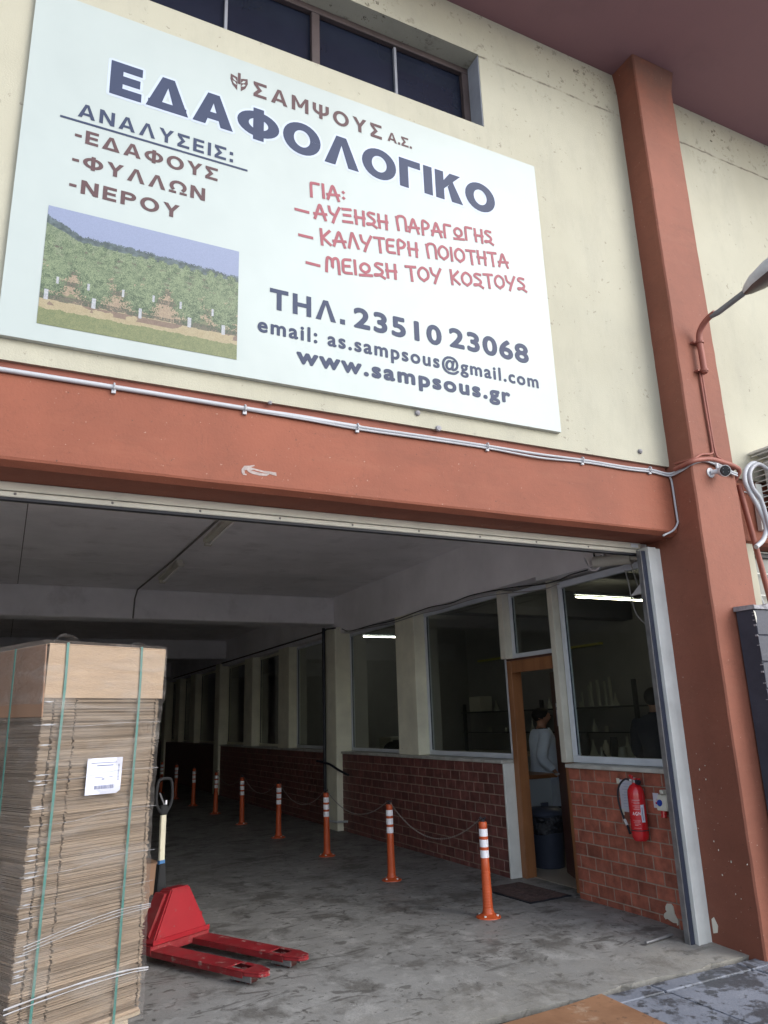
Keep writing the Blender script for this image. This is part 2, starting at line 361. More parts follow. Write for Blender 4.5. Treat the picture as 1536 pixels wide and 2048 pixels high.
# ================= ground, floor, paving =================
g = MB().add([(-150, -150, -.12), (150, -150, -.12), (150, 150, -.12), (-150, 150, -.12)], [(0, 1, 2, 3)])
struct(g.build('ground', 'yard_concrete'))
# passage slab: dips at the mouth and ends in a broken front edge
ys = [4.3, 4.4, 4.5, 4.6, 4.7, 4.8, 4.9, 5.0, 5.1, 5.2, 6, 8, 12, 20, 34]; zs = [-.054+.054*(.5-.5*math.cos(math.pi*min(1, (y-4.2)/1.0))) for y in ys]
mb = MB(); xs = [-4]+list(np.linspace(-2.6, 5.42, 110)); vs = []
for x in xs:
    jag = .022*math.sin(x*7)+random.uniform(-.016, .016); yf = 4.178+jag*(1 if x > 3.35 else .3)
    vs += [(x, yf+.03, -.14), (x, yf, -.058)]+[(x, y, z) for y, z in zip(ys, zs)]
m_ = len(ys)+2; mb.add(vs, [(m_*i+k, m_*i+k+1, m_*i+m_+k+1, m_*i+m_+k) for i in range(len(xs)-1) for k in range(m_-1)])
struct(mb.build('passage_floor', 'concrete_floor'))
pv = struct(link('forecourt_paving', None)) 
pm = [MB().box(-.394, .394, -.394, .394, -.05, 0).mesh('paver', 'paver_wet', bevel=.006) for _ in range(1)]
for i in range(-9, 8):
    for j in range(0, 12):
        x, y = 4.70+i*.8-.4+(.0), 3.985-j*.8-.4
        if i == -1 and j == 0: pass
        if -.3 < x < 3.3 and y > 3.2: continue          # the gutter under the cover plate
        o = link('paver', pm[0], pv, (x, y, -.068+random.uniform(-.003, .003)), (random.uniform(-.004, .004), random.uniform(-.004, .004), 0))
me2 = MB().box(-.394, .394, -.07, .07, -.05, 0).mesh('paver', 'paver_wet', bevel=.006)
for i in range(-1, 2): link('paver', me2, pv, (4.70+i*.8-.4+.0, 4.072, -.068))
gt = MB().box(-1.2, 3.45, 3.9, 4.172, -.115, -.088)  # plain black bed filling the slot between board and slab
stuff(tag(gt.build('gutter_bed', 'gutter_black'), 'black gutter slot along the concrete edge', 'gutter')); 
pl = MB().prism([(.4, 3.0), (3.47, 3.03), (3.505, 4.148), (3.2, 4.11), (1.9, 4.03), (.4, 4.0)], -.072, -.054, 'xy')
tag(pl.build('cover_board', 'plywood', bevel=.003), 'orange brown board lying over the gutter at the bottom of the frame', 'board')

# ================= facade =================
F = thing('factory_building', 'cream rendered factory front with terracotta concrete frame and clerestory window', 'building', (0, 4.3, 0))
def fb(name, mats, mb, **kw):
    mb.v = [(x, y-4.3, z) for x, y, z in mb.v]; return mb.build(name, mats, F, **kw)
WY = 4.30
fb('rendered_wall', 'cream_render', MB().box(-6, 3.27, WY, 4.62, 3.63, 6.52).box(-6, -2.6, WY, 4.62, 6.52, 7.30).box(3.27, 4.93, WY, 4.62, 3.63, 7.30).box(-6, 4.93, WY, 4.62, 7.30, 7.77))
fb('rendered_wall', 'cream_render', MB().box(5.41, 14, WY, 4.62, 3.63, 7.77))
fb('rendered_wall', 'cream_render', MB().box(5.41, 5.85, WY+.02, 4.62, -.1, 3.05).box(8.2, 14, WY+.02, 4.62, -.1, 3.05).box(5.85, 8.2, WY+.02, 4.62, -.1, 1.0))
fb('rendered_wall', 'cream_render', MB().box(-6, -1.87, WY, 4.62, -.1, 3.05))
# beams: face, chamfer, soffit
def beam(x0, x1):
    p = [(4.282, 3.575), (4.282, 3.06), (4.288, 3.045), (4.335, 3.018), (4.62, 3.018), (4.62, 3.575)]
    mb = MB(); n = 40 if x0 > -10 else 2; vs = []; xs = np.linspace(x0, x1, n)
    for x in xs:
        w = random.uniform(-.0025, .0025)
        for (y, z) in p: vs.append((x, y+w, z+random.uniform(-.0015, .0015)))
    fs = [(i*6+k, i*6+(k+1) % 6, (i+1)*6+(k+1) % 6, (i+1)*6+k) for i in range(n-1) for k in range(6)]
    fs += [tuple(range(6)), tuple((n-1)*6+k for k in range(6))]
    mb.add(vs, fs); return fb('beam', 'terracotta', mb)
beam(-6, 4.895); beam(5.43, 14)
fb('beam_recess', 'terracotta_dark', MB().box(-6, 4.90, 4.325, 4.6, 3.576, 3.629).box(5.42, 14, 4.325, 4.6, 3.576, 3.629))
# pillar with slightly uneven arrises
mb = MB(); zs_ = np.linspace(-.12, 7.77, 70); vs = []
for z in zs_:
    q = random.uniform(-.003, .003); fl = .03*max(0, (z-7.55)/.22) if z > 7.55 else 0
    c_ = .012
    x0, x1, y0, y1 = 4.90-fl+q, 5.42+fl+q, 4.05-fl, 4.64
    if z > 3.6: x0 += .03
    vs += [(x0+c_, y0, z), (x1-c_, y0, z), (x1, y0+c_, z), (x1, y1, z), (x0, y1, z), (x0, y0+c_, z)]
n = len(zs_); mb.add(vs, [(i*6+k, i*6+(k+1) % 6, (i+1)*6+(k+1) % 6, (i+1)*6+k) for i in range(n-1) for k in range(6)]+[tuple(range(6)), tuple((n-1)*6+k for k in range(6))])
fb('pillar', 'terracotta_pillar', mb)
fb('pillar', 'terracotta_pillar', MB().box(-1.86, -1.34, 4.05, 4.64, -.12, 7.771), bevel=.012)
fb('roof_overhang', 'soffit_paint', MB().box(-6, 14, 3.02, 4.62, 7.772, 8.05), bevel=.01)
fb('roof_slab', 'soffit_paint', MB().box(-6, 14, 4.622, 36, 7.9, 8.1))
# clerestory window
Wd = fb('clerestory_window', 'window_dark', MB().box(-2.6, 3.27, 4.52, 4.53, 6.52, 7.30))
def wpart(name, m_, mb, **kw):
    mb.v = [(x, y-4.3, z) for x, y, z in mb.v]; return mb.build(name, m_, Wd, **kw)
wpart('frame', 'mullion_brown', MB().box(-2.6, 3.265, 4.47, 4.518, 7.235, 7.298).box(-2.6, 3.265, 4.47, 4.518, 6.522, 6.57).box(3.20, 3.266, 4.472, 4.519, 6.571, 7.234), bevel=.004)
for x in (1.79, -.65, -2.1): wpart('mullion', 'mullion_brown', MB().box(x-.035, x+.035, 4.474, 4.516, 6.571, 7.234), bevel=.004)
for x in (1.06, 2.53, .2): wpart('mullion', 'mullion_pale', MB().box(x-.011, x+.011, 4.49, 4.518, 6.571, 7.234))
wpart('reveal', 'reveal_grey', MB().box(3.262, 3.268, 4.305, 4.468, 6.53, 7.29))
# old anchor stubs under the sign
for (px, py) in ((540, 806), (835, 826), (877, 857), (1280, 903)):
    p = on(1, 4.295, px, py); r = random.uniform(.012, .026)
    fb('anchor_patch', 'cap_concrete', MB().lathe([(r*.2, -.004), (r, 0), (r*.8, .012), (r*.2, .016)], 9, M=Matrix.Translation(p) @ Matrix.Rotation(R_(90), 4, 'X')))
# arrow shaped scratch on the beam, bare plaster showing
def blob(name, m_, pts, y, th=.003, parent=None, ax='xz'):
    mb = MB().prism(pts, y-th, y, ax); mb.v = [(a, b-4.3, c) for a, b, c in mb.v]; return mb.build(name, m_, F)
p0 = on(1, 4.278, 483, 940)
sc = [(0, .0), (.03, .028), (.045, .026), (.038, .012), (.09, .010), (.15, .004), (.185, .002), (.18, -.014), (.12, -.012), (.07, -.008), (.04, -.006), (.05, -.018), (.03, -.02)]
sc = [(0, .005), (.018, .03), (.05, .034), (.085, .043), (.088, .036), (.06, .026), (.10, .018), (.15, .012), (.18, .013), (.235, .010), (.238, -.012), (.19, -.004), (.17, -.02), (.12, -.022), (.07, -.016), (.045, -.006), (.035, .006), (.02, .0), (.022, -.02), (.035, -.022), (.034, -.03), (.012, -.03), (.002, -.018)]
blob('paint_chip', 'bare_plaster', [(p0.x+a*.95, p0.z+b) for a, b in sc], 4.2795, .0015)
blob('paint_chip', 'terracotta', [(p0.x+a, p0.z+b) for a, b in [(.06, .004), (.13, -.004), (.17, -.004), (.12, .003), (.08, .010)]], 4.2778, .0008)
p0 = on(1, 4.278, 1100, 1000)
# right-hand window with white grille
gw = fb('side_window', 'lab_cabinet', MB().box(5.85, 8.2, 4.52, 4.53, 1.0, 3.04))
MATS['side_pane'] = mat('side_pane', (.16, .16, .14), .3, .1, 3, 0); gw.data.materials.clear(); gw.data.materials.append(MATS['side_pane'])
def gpart(name, m_, mb, **kw):
    mb.v = [(x, y-4.3, z) for x, y, z in mb.v]; return mb.build(name, m_, gw, **kw)
for z in (1.2, 1.4, 1.6, 1.8, 2.0, 2.2, 2.4, 2.6, 2.8, 3.0): gpart('grille_bar', 'cage_white', MB().tube([(5.8, 4.46, z), (8.2, 4.46, z)], .006, 6))
for x in (6.6, 7.4): gpart('grille_bar', 'cage_white', MB().tube([(x, 4.47, 1.0), (x, 4.47, 3.04)], .008, 6))
gpart('frame', 'lab_dark', MB().box(5.85, 8.2, 4.48, 4.518, 2.96, 3.04))
# shutter box and guide rail
sh = thing('roller_shutter', 'rolled up cream shutter box and white guide rail framing the passage mouth', 'roller shutter', (4.82, 4.55, -.04))
def sp_(name, m_, mb, **kw):
    mb.v = [(x-4.82, y-4.55, z+.04) for x, y, z in mb.v]; return mb.build(name, m_, sh, **kw)
sp_('shutter_box', 'shutter_paint', MB().box(-1.33, 4.79, 4.60, 4.86, 2.965, 3.017), bevel=.004)
sp_('bottom_bar', 'shutter_paint', MB().box(-1.33, 4.785, 4.595, 4.63, 2.926, 2.959), bevel=.005)
sp_('rubber_lip', 'rubber_black', MB().box(-1.33, 4.785, 4.60, 4.64, 2.908, 2.9245))
for i in range(12):
    x = -1.1+i*.53
    sp_('rivet', 'seam_dark', MB().lathe([(.008, 0), (.006, .004)], 8, M=Matrix.Translation((x, 4.594, 2.944)) @ Matrix.Rotation(R_(90), 4, 'X')))
lp = on(1, 4.597, 1272, 1086)
sp_('rating_plate', 'frame_blue_white', MB().box(lp.x-.06, lp.x+.02, 4.596, 4.599, 2.975, 3.008))
sp_('guide_rail', 'white_paint', MB().box(4.752, 4.772, 4.488, 4.60, -.05, 2.962).box(4.772, 4.845, 4.492, 4.53, -.05, 2.962).box(4.845, 4.9, 4.498, 4.54, -.05, 2.955), bevel=.002)
sp_('guide_seal', 'navy_seal', MB().box(4.708, 4.750, 4.52, 4.575, -.045, 2.93), bevel=.003)
sp_('guide_edge', 'steel_grey', MB().box(4.697, 4.7065, 4.525, 4.57, -.045, 2.93))
# plaster chips beside the rail foot
for pts in ([(-.0, 0), (.05, .02), (.065, .10), (.03, .19), (.0, .16)],):
    mb = MB().prism([(4.475-a*.8, .02+b*.6) for a, b in pts], 4.896, 4.899, 'yz'); mb.v = [(x, y-4.3, z) for x, y, z in mb.v]; mb.build('paint_chip', 'offwhite_paint', F)
for i in range(11):
    yy, z_ = random.uniform(4.08, 4.46), random.uniform(.0, 1.3)
    r = random.uniform(.003, .006)
    mb = MB().prism([(yy+r*math.cos(a)*random.uniform(.5, 1.1), z_+1.5*r*math.sin(a)*random.uniform(.5, 1.2)) for a in np.linspace(0, 5.6, 7)], 4.895, 4.898, 'yz'); mb.v = [(x, y-4.3, z) for x, y, z in mb.v]; mb.build('paint_chip', 'offwhite_paint', F)

# ================= sign =================
SG = thing('shop_sign', 'large pale banner sign with navy Greek lettering and an orchard photo', 'sign', (1.78, 4.26, 3.757))
def sgb(name, m_, mb, **kw):
    mb.v = [(x-1.78, y-4.26, z-3.757) for x, y, z in mb.v]; return mb.build(name, m_, SG, **kw)
# slightly billowed sheet
mb = MB(); nx, nz = 48, 30; X0, X1, Z0, Z1 = -.215, 3.745, 3.760, 6.25
for j in range(nz+1):
    for i in range(nx+1):
        u, v = i/nx, j/nz; mb.v.append((X0+(X1-X0)*u, 4.262, Z0+(Z1-Z0)*v))
mb.f = [(j*(nx+1)+i, j*(nx+1)+i+1, (j+1)*(nx+1)+i+1, (j+1)*(nx+1)+i) for j in range(nz) for i in range(nx)]; mb.mi = [0]*len(mb.f)
sgb('banner_sheet', 'sign_face', mb)
sgb('sign_frame', 'sign_frame', MB().box(X0, X1, 4.2635, 4.298, Z0, Z0+.03).box(X0, X1, 4.2635, 4.298, Z1-.03, Z1).box(X0, X0+.03, 4.2635, 4.298, Z0+.031, Z1-.031).box(X1-.03, X1, 4.2635, 4.298, Z0+.031, Z1-.031).box(X0+.031, X1-.031, 4.2655, 4.2665, Z0+.031, Z1-.031))
def text_verts(txt, off=0., spacing=1.0):
    cu = bpy.data.curves.new('lettering', 'FONT'); cu.body = txt; cu.space_character = spacing; cu.resolution_u = 5
    o = bpy.data.objects.new('lettering', cu); COL.objects.link(o); dg = bpy.context.evaluated_depsgraph_get(); dg.update()
    me = bpy.data.meshes.new_from_object(o.evaluated_get(dg)); v = [tuple(q.co) for q in me.vertices]; f = [tuple(p.vertices) for p in me.polygons]
    bpy.data.objects.remove(o); bpy.data.curves.remove(cu); bpy.data.meshes.remove(me); return v, f
def text(txt, x0, x1, z0, z1, m_, y=4.2598, off=.02, spacing=1.0, box=None, name='lettering', square=False):
    """set txt so that its outline fills the given box; off thickens the strokes, in metres"""
    v, f = text_verts(txt, 0, spacing)
    if box: bv, _ = text_verts(box, 0, spacing)
    else: bv = v
    ax, bx = min(p[0] for p in v), max(p[0] for p in v); az, bz = min(p[1] for p in bv), max(p[1] for p in bv)
    x0 += off; x1 -= off; z0 += off; z1 -= off
    q = [(x0+(p[0]-ax)/(bx-ax)*(x1-x0), z0+(p[1]-az)/(bz-az)*(z1-z0)) for p in v]; mb = MB(); i = 0
    sh = [(a, b) for a in (-1, -.33, .33, 1) for b in (-1, -.33, .33, 1)] if square else [(math.cos(t), math.sin(t)) for t in np.linspace(0, 2*math.pi, 11)[:-1]]+[(0, 0)]
    for a, b in sh: mb.add([(x+a*off, y-.00002*i, z+b*off) for x, z in q], f); i += 1
    return stuff(sgb(name, m_, mb))
NV, BR, PK = 'print_navy', 'print_brown', 'print_pink'
def ring(cx, cy, rx, ry, tx, ty, a0=0, a1=360, n=28):
    n = max(6, int(n*abs(a1-a0)/360)); out = []
    for i in range(n):
        p, q = math.radians(a0+(a1-a0)*i/n), math.radians(a0+(a1-a0)*(i+1)/n)
        out.append([(cx+rx*math.cos(p), cy+ry*math.sin(p)), (cx+rx*math.cos(q), cy+ry*math.sin(q)), (cx+(rx-tx)*math.cos(q), cy+(ry-ty)*math.sin(q)), (cx+(rx-tx)*math.cos(p), cy+(ry-ty)*math.sin(p))])
    return out
def rc(x0, y0, x1, y1): return [[(x0, y0), (x1, y0), (x1, y1), (x0, y1)]]
def glyph(c, t):
    v = t*1.12; s = t*1.25; h = s*.46
    if c in 'ΑΛΔ':
        w = .98; o = [[(0, 0), (s, 0), (w/2+h*.55, 1), (w/2-h, 1)], [(w, 0), (w/2+h, 1), (w/2-h*.55, 1), (w-s, 0)]]
        if c == 'Α': o += rc(w*.24, .19, w*.76, .19+t*.92)
        if c == 'Δ': o += rc(w*.05, 0, w*.95, t*.92)
        return w, o
    if c == 'Ε': return .70, rc(0, 0, v, 1)+rc(v, 0, .70, t)+rc(v, .5-t/2, .66, .5+t/2)+rc(v, 1-t, .70, 1)
    if c == 'Γ': return .66, rc(0, 0, v, 1)+rc(v, 1-t, .66, 1)
    if c == 'Ι': return v, rc(0, 0, v, 1)
    if c == 'Ο': return 1.02, ring(.51, .5, .51, .52, v*1.05, t)
    if c == 'Φ': return 1.08, ring(.54, .5, .54, .405, v*1.05, t*.92)+rc(.54-v/2, -.01, .54+v/2, 1.01)
    if c == 'Κ': return .88, rc(0, 0, v, 1)+[[(v*.9, .36+s*.95), (.84-s*1.15, 1), (.84, 1), (v*.9, .36)]]+[[(v*1.45, .50), (v*1.45+.17, .74), (.88, 0), (.88-s*1.2, 0)]]
    if c == 'Σ': w = .76; return w, rc(0, 0, w, t)+rc(0, 1-t, w, 1)+[[(0, 1-t), (s, 1-t), (w*.66, .5), (w*.66-s*1.1, .5)], [(0, t), (w*.66-s*1.1, .5), (w*.66, .5), (s, t)]]
    if c == 'Μ': w = 1.02; return w, rc(0, 0, v, 1)+rc(w-v, 0, w, 1)+[[(v, 1), (w/2+h, .28), (w/2-h, .28), (v, 1-s*1.2)], [(w-v, 1), (w-v, 1-s*1.2), (w/2+h, .28), (w/2-h, .28)]]
    if c == 'Ν': w = .88; return w, rc(0, 0, v, 1)+rc(w-v, 0, w, 1)+[[(0, 1), (s, 1), (w, 0), (w-s, 0)]]
    if c == 'Ψ': w = 1.02; return w, rc(w/2-v/2, 0, w/2+v/2, 1)+ring(w/2, .60, w/2, .35, v, t, 180, 360)+rc(0, .60, v, 1)+rc(w-v, .60, w, 1)
    if c == 'Υ': w = .90; return w, rc(w/2-v/2, 0, w/2+v/2, .44)+[[(0, 1), (s, 1), (w/2+v/2, .43), (w/2-v/2, .43)], [(w, 1), (w/2+v/2, .43), (w/2-v/2, .43), (w-s, 1)]]
    if c == 'Ω': w = 1.04; return w, ring(w/2, .56, w/2-.02, .46, v, t, -52, 232)+rc(0, 0, w*.40, t*.9)+rc(w*.60, 0, w, t*.9)
    if c == 'Ρ': return .80, rc(0, 0, v, 1)+rc(v, 1-t, .46, 1)+rc(v, .40, .46, .40+t)+ring(.46, .70, .34, .30, v, t, -90, 90)
    if c == 'Η': w = .86; return w, rc(0, 0, v, 1)+rc(w-v, 0, w, 1)+rc(v, .5-t/2, w-v, .5+t/2)
    if c == 'Τ': w = .84; return w, rc(0, 1-t, w, 1)+rc(w/2-v/2, 0, w/2+v/2, 1-t)
    if c == '.': return t*1.2, rc(0, 0, t*1.2, t*1.25)
    if c == ':': return t*1.2, rc(0, 0, t*1.2, t*1.25)+rc(0, .55, t*1.2, .55+t*1.25)
    if c == '-': return .36, rc(0, .34, .36, .34+t)
def caps(txt, x0, x1, z0, z1, m_, t=.19, gap=.2, y=4.2598, grow=0):
    gs = [glyph(c, t) for c in txt]; Wt = sum(g[0] for g in gs)+gap*(len(gs)-1); sx = (x1-x0)/Wt; cx = 0; mb = MB(); q = 0; H = z1-z0
    sh = [(math.cos(u)*grow, math.sin(u)*grow) for u in np.linspace(0, 2*math.pi, 13)[:-1]] if grow else [(0, 0)]
    for w, ps in gs:
        for p in ps:
            for dx, dz in sh: mb.add([(x0+(cx+a)*sx+dx, y-.000008*(q % 60), z0+b_*H+dz) for a, b_ in p], [tuple(range(len(p)))]); q += 1
        cx += w+gap
    return stuff(sgb('lettering', m_, mb))
caps('ΕΔΑΦΟΛΟΓΙΚΟ', .262, 3.286, 5.602, 5.868, 'print_halo', t=.245, gap=.10, y=4.2612, grow=.017)
caps('ΕΔΑΦΟΛΟΓΙΚΟ', .262, 3.286, 5.602, 5.868, NV, t=.245, gap=.10)
caps('ΣΑΜΨΟΥΣ', 1.22, 2.249, 5.972, 6.102, BR, gap=.26)
caps('Α.Σ.', 2.298, 2.515, 5.984, 6.072, BR, gap=.13)
caps('ΑΝΑΛΥΣΕΙΣ:', .091, 1.085, 5.350, 5.455, NV, gap=.24)
sgb('underline', NV, MB().add([(-.008, 4.2598, 5.306), (1.188, 4.2598, 5.312), (1.188, 4.2598, 5.327), (-.008, 4.2598, 5.321)], [(0, 1, 2, 3)]))
caps('-ΕΔΑΦΟΥΣ', .086, .983, 5.163, 5.262, BR, t=.2, gap=.2)
caps('-ΦΥΛΛΩΝ', .083, .904, 4.980, 5.078, BR, t=.2, gap=.2)
caps('-ΝΕΡΟΥ', .08, .744, 4.795, 4.893, BR, t=.2, gap=.22)
caps('ΤΗΛ.', 1.358, 1.904, 4.288, 4.445, NV, t=.2, gap=.2)
text('23510', 1.971, 2.69, 4.284, 4.448, NV, off=.0088, spacing=1.15, box='15')
text('23068', 2.756, 3.49, 4.296, 4.462, NV, off=.0088, spacing=1.12, box='15')
text('email: as.sampsous@gmail.com', 1.276, 3.563, 4.100, 4.176, NV, off=.0046, spacing=1.2, box='x')
text('www.sampsous.gr', 1.545, 3.278, 3.925, 4.012, NV, off=.0078, spacing=1.2, box='x')
# hand-written red lines as brush strokes
GL = {'Γ': (.5, [[(.0, 0), (.02, .9), (.12, 1), (.5, .98)]]), 'Ι': (.12, [[(.06, 0), (.06, 1)]]), 'Α': (.75, [[(0, 0), (.2, .6), (.36, 1), (.5, .6), (.68, -.05)], [(-.02, .33), (.75, .38)]]),
 ':': (.15, [[(.05, .62), (.09, .66)], [(.05, .2), (.09, .24)]]), 'Υ': (.68, [[(0, 1), (.08, .6), (.32, .42)], [(.68, 1), (.4, .4), (.2, -.12)]]), 'Ξ': (.6, [[(0, .95), (.55, .98)], [(.06, .52), (.5, .54)], [(0, .05), (.6, .06)]]),
 'Η': (.62, [[(.06, 1), (.08, 0)], [(.6, 1), (.56, -.05)], [(0, .5), (.66, .5)]]), 'Σ': (.55, [[(.52, .93), (.2, .97), (.08, .80), (.30, .62), (.5, .42), (.40, .2), (.04, .07), (.02, .14), (.3, .13), (.62, -.08)]]),
 'Π': (.66, [[(.1, -.02), (.08, .94), (.6, .98), (.66, .0)], [(0, .93), (.12, .95)]]), 'Ρ': (.55, [[(.06, -.05), (.1, .98), (.38, .96), (.54, .76), (.4, .5), (.1, .42)]]),
 'Ω': (.75, [[(.36, .2), (.12, .38), (.1, .66), (.34, .86), (.6, .7), (.6, .38), (.36, .2)], [(0, .0), (.75, .03)]]), 'Κ': (.6, [[(.05, 1.05), (.07, -.05)], [(.58, .98), (.1, .45)], [(.12, .48), (.6, .0)]]),
 'Λ': (.6, [[(0, 0), (.22, .98), (.3, .98), (.6, .0)]]), 'Τ': (.62, [[(0, .96), (.66, .98)], [(.34, .96), (.36, -.08)]]), 'Ε': (.5, [[(.5, .98), (.08, .92), (.02, .5), (.06, .06), (.52, .02)], [(.05, .5), (.42, .52)]]),
 'Ο': (.68, [[(.34, 0), (.06, .26), (.04, .68), (.32, .98), (.64, .74), (.64, .28), (.34, 0)]]), 'Μ': (.8, [[(.0, .0), (.08, .88), (.22, .98), (.36, .8), (.38, .3), (.42, .82), (.6, .98), (.74, .8), (.76, -.12)]]), ' ': (.28, []), '-': (.62, [[(0, .45), (.6, .38)]])}
def stroke(mb, pts, w):
    P = smoothpath([(p[0], 0, p[1]) for p in pts], 5) if len(pts) > 2 else [Vector((p[0], 0, p[1])) for p in pts]
    n = len(P); vs = []
    for i in range(n):
        d = (P[min(i+1, n-1)]-P[max(i-1, 0)]).normalized(); q = Vector((-d.z, 0, d.x))*w; e = d*w*.7*(-1 if i == 0 else 1 if i == n-1 else 0)
        vs += [P[i]+q+e, P[i]-q+e]
    mb.add(vs, [(2*i, 2*i+1, 2*i+3, 2*i+2) for i in range(n-1)])
def hand(txt, x0, z0, x1, z1, h, w=.0112):
    W_ = sum(GL[c][0]+.2 for c in txt)-.2; L = math.hypot(x1-x0, z1-z0); ux, uz = (x1-x0)/L, (z1-z0)/L; sx = L/W_; cx = 0; mb = MB(); k_ = 0
    for c in txt:
        gw_, ss = GL[c]; dy = random.uniform(-.03, .03)
        for s_ in ss:
            pts = [((cx+a)*sx, (b+dy)*h) for a, b in s_]; stroke(mb, [(x0+a*ux-b*uz*.35, z0+a*uz+b) for a, b in pts], w)
        cx += gw_+.2
    mb.v = [(x, 4.2597-.00002*(i % 40), z) for i, (x, y, z) in enumerate(mb.v)]
    sgb('handwriting', PK, mb)
hand('ΓΙΑ:', 1.66, 5.262, 1.925, 5.305, .115)
hand('-', 1.54, 5.075, 1.64, 5.085, .1)
hand('ΑΥΞΗΣΗ ΠΑΡΑΓΩΓΗΣ', 1.685, 5.091, 3.225, 5.318, .115)
hand('-', 1.568, 4.87, 1.668, 4.88, .1)
hand('ΚΑΛΥΤΕΡΗ ΠΟΙΟΤΗΤΑ', 1.73, 4.888, 3.37, 5.138, .115)
hand('-', 1.622, 4.665, 1.72, 4.672, .1)
hand('ΜΕΙΩΣΗ ΤΟΥ ΚΟΣΤΟΥΣ', 1.77, 4.677, 3.52, 4.962, .113)
# little shield emblem
mb = MB(); cx, cz = 1.113, 6.052
mb.prism([(cx-.060, cz+.045), (cx-.012, cz+.03), (cx-.012, cz-.08), (cx-.045, cz-.045), (cx-.062, cz-.0)], 4.2594, 4.2599)
mb.prism([(cx+.062, cz+.045), (cx+.014, cz+.03), (cx+.014, cz-.08), (cx+.047, cz-.045), (cx+.064, cz-.0)], 4.2594, 4.2599)
mb.prism([(cx-.009, cz+.075), (cx+.011, cz+.075), (cx+.011, cz-.02), (cx-.009, cz-.02)], 4.2593, 4.2598)
sgb('emblem', BR, mb)
mb = MB()
for sx_ in (-1, 1):
    for dz in (.012, -.018):
        mb.prism([(cx+sx_*.015, cz+dz-.02), (cx+sx_*.03, cz+dz+.004), (cx+sx_*.048, cz+dz+.006), (cx+sx_*.036, cz+dz-.014)], 4.2588, 4.2592)
stuff(sgb('emblem_leaf', 'sign_face', mb))
# printed orchard picture: fine grid carrying printed colours
def orchard():
    nx, nz = 260, 176; rs = np.random.RandomState(3)
    X, Z = np.meshgrid((np.arange(nx)+.5)/nx, (np.arange(nz)+.5)/nz)
    def fb_(sx, sz, oct=4):
        out = np.zeros((nz, nx)); a = 1; t = 0
        for o_ in range(oct):
            gx, gz = int(sx*2**o_)+2, int(sz*2**o_)+2; g_ = rs.rand(gz+1, gx+1)
            fx, fz = X*(gx-1), Z*(gz-1); ix, iz = fx.astype(int), fz.astype(int); tx, tz = fx-ix, fz-iz
            out += a*((g_[iz, ix]*(1-tx)+g_[iz, ix+1]*tx)*(1-tz)+(g_[iz+1, ix]*(1-tx)+g_[iz+1, ix+1]*tx)*tz); t += a; a *= .55
        return out/t
    n1 = fb_(10, 8); n2 = fb_(60, 44, 2); n3 = fb_(30, 6); px = rs.rand(nz, nx); leafy = np.clip(.55*n2+.45*px, 0, 1)
    c = np.zeros((nz, nx, 3)); c[:] = np.array(lin(172, 186, 224))*(.92+.16*Z[..., None])
    def M3(m, A, B, w): w = np.clip(w, 0, 1)[..., None]; q = np.array(lin(*A))*w+np.array(lin(*B))*(1-w); c[m] = q[m]
    hor = .80-.05*X+.10*np.clip((.16-X)/.16, 0, 1)
    M3(Z < hor+.05*(n3-.3)+.02*(px-.5), (120, 140, 146), (62, 84, 88), n2*1.6-.4)
    M3(Z < hor-.05+.03*(n1-.5), (164, 180, 142), (112, 136, 100), leafy*2.2-.6)
    M3((Z < .50) & (n1 > .40), (214, 192, 160), (176, 150, 126), leafy)
    M3((Z < .36) & (n1 <= .40), (150, 160, 118), (120, 124, 92), leafy)
    trees = []
    for row, (zb, sc) in enumerate([(.66, .045), (.60, .055), (.54, .07), (.46, .09), (.37, .12), (.22, .17)]):
        n_ = int(1.15/(sc*1.35)); off = rs.rand()
        for q in range(n_): trees.append(((q+off+rs.rand()*.25)/n_*1.12-.06, zb+rs.rand()*.02, sc))
    guards = []
    for tx, tz, sc in trees:
        sh_ = (np.abs(Z-(tz-.01)) < sc*.16) & (np.abs(X-tx-sc*.25) < sc*.75) & (px > .25); M3(sh_, (128, 118, 100), (98, 100, 80), px)
        cz = tz+sc*.85; dd = np.hypot((X-tx)/.62, (Z-cz)*.95)/sc+.55*(n2-.5)+.5*(px-.5); M3(dd < .86, (158, 178, 134), (66, 96, 62), .55+(Z-cz)/sc*.35+(px-.5)*1.1+(n2-.5)*1.2)
        if sc > .10: guards.append((tx, tz-.015, sc))
    M3(Z < .21+.02*(n1-.5), (220, 206, 166), (196, 176, 132), leafy); M3((Z < .21) & (Z > .165) & (n1 > .52), (170, 144, 124), (140, 116, 100), leafy)
    M3(Z < .13+.03*(n3-.5), (170, 174, 116), (116, 136, 84), leafy)
    for tx, tz, sc in guards: M3((np.abs(X-tx) < sc*.055) & (np.abs(Z-tz-sc*.15) < sc*.25), (236, 238, 244), (200, 205, 215), px)
    c = c*(.93+.14*px[..., None])
    c = c*.42+.01; return nx, nz, c
nx, nz, cc = orchard()
P0, P1, P2, P3 = (-.020, 3.869), (1.142, 3.869), (1.140, 4.662), (-.020, 4.657)
me = bpy.data.meshes.new('printed_photo'); V = []; 
for j in range(nz+1):
    v = j/nz
    for i in range(nx+1):
        u = i/nx; V.append(((P0[0]*(1-u)+P1[0]*u)-1.78, 4.2597-4.26, (P0[1]+(P3[1]+(P2[1]-P3[1])*u-P0[1])*v)-3.757))
Fq = [(j*(nx+1)+i, j*(nx+1)+i+1, (j+1)*(nx+1)+i+1, (j+1)*(nx+1)+i) for j in range(nz) for i in range(nx)]
me.from_pydata(V, [], Fq); at = me.color_attributes.new('print', 'FLOAT_COLOR', 'CORNER')
cl = np.ones((nz*nx, 4, 4), np.float32); cl[:, :, :3] = cc.reshape(-1, 1, 3); at.data.foreach_set('color', cl.ravel())
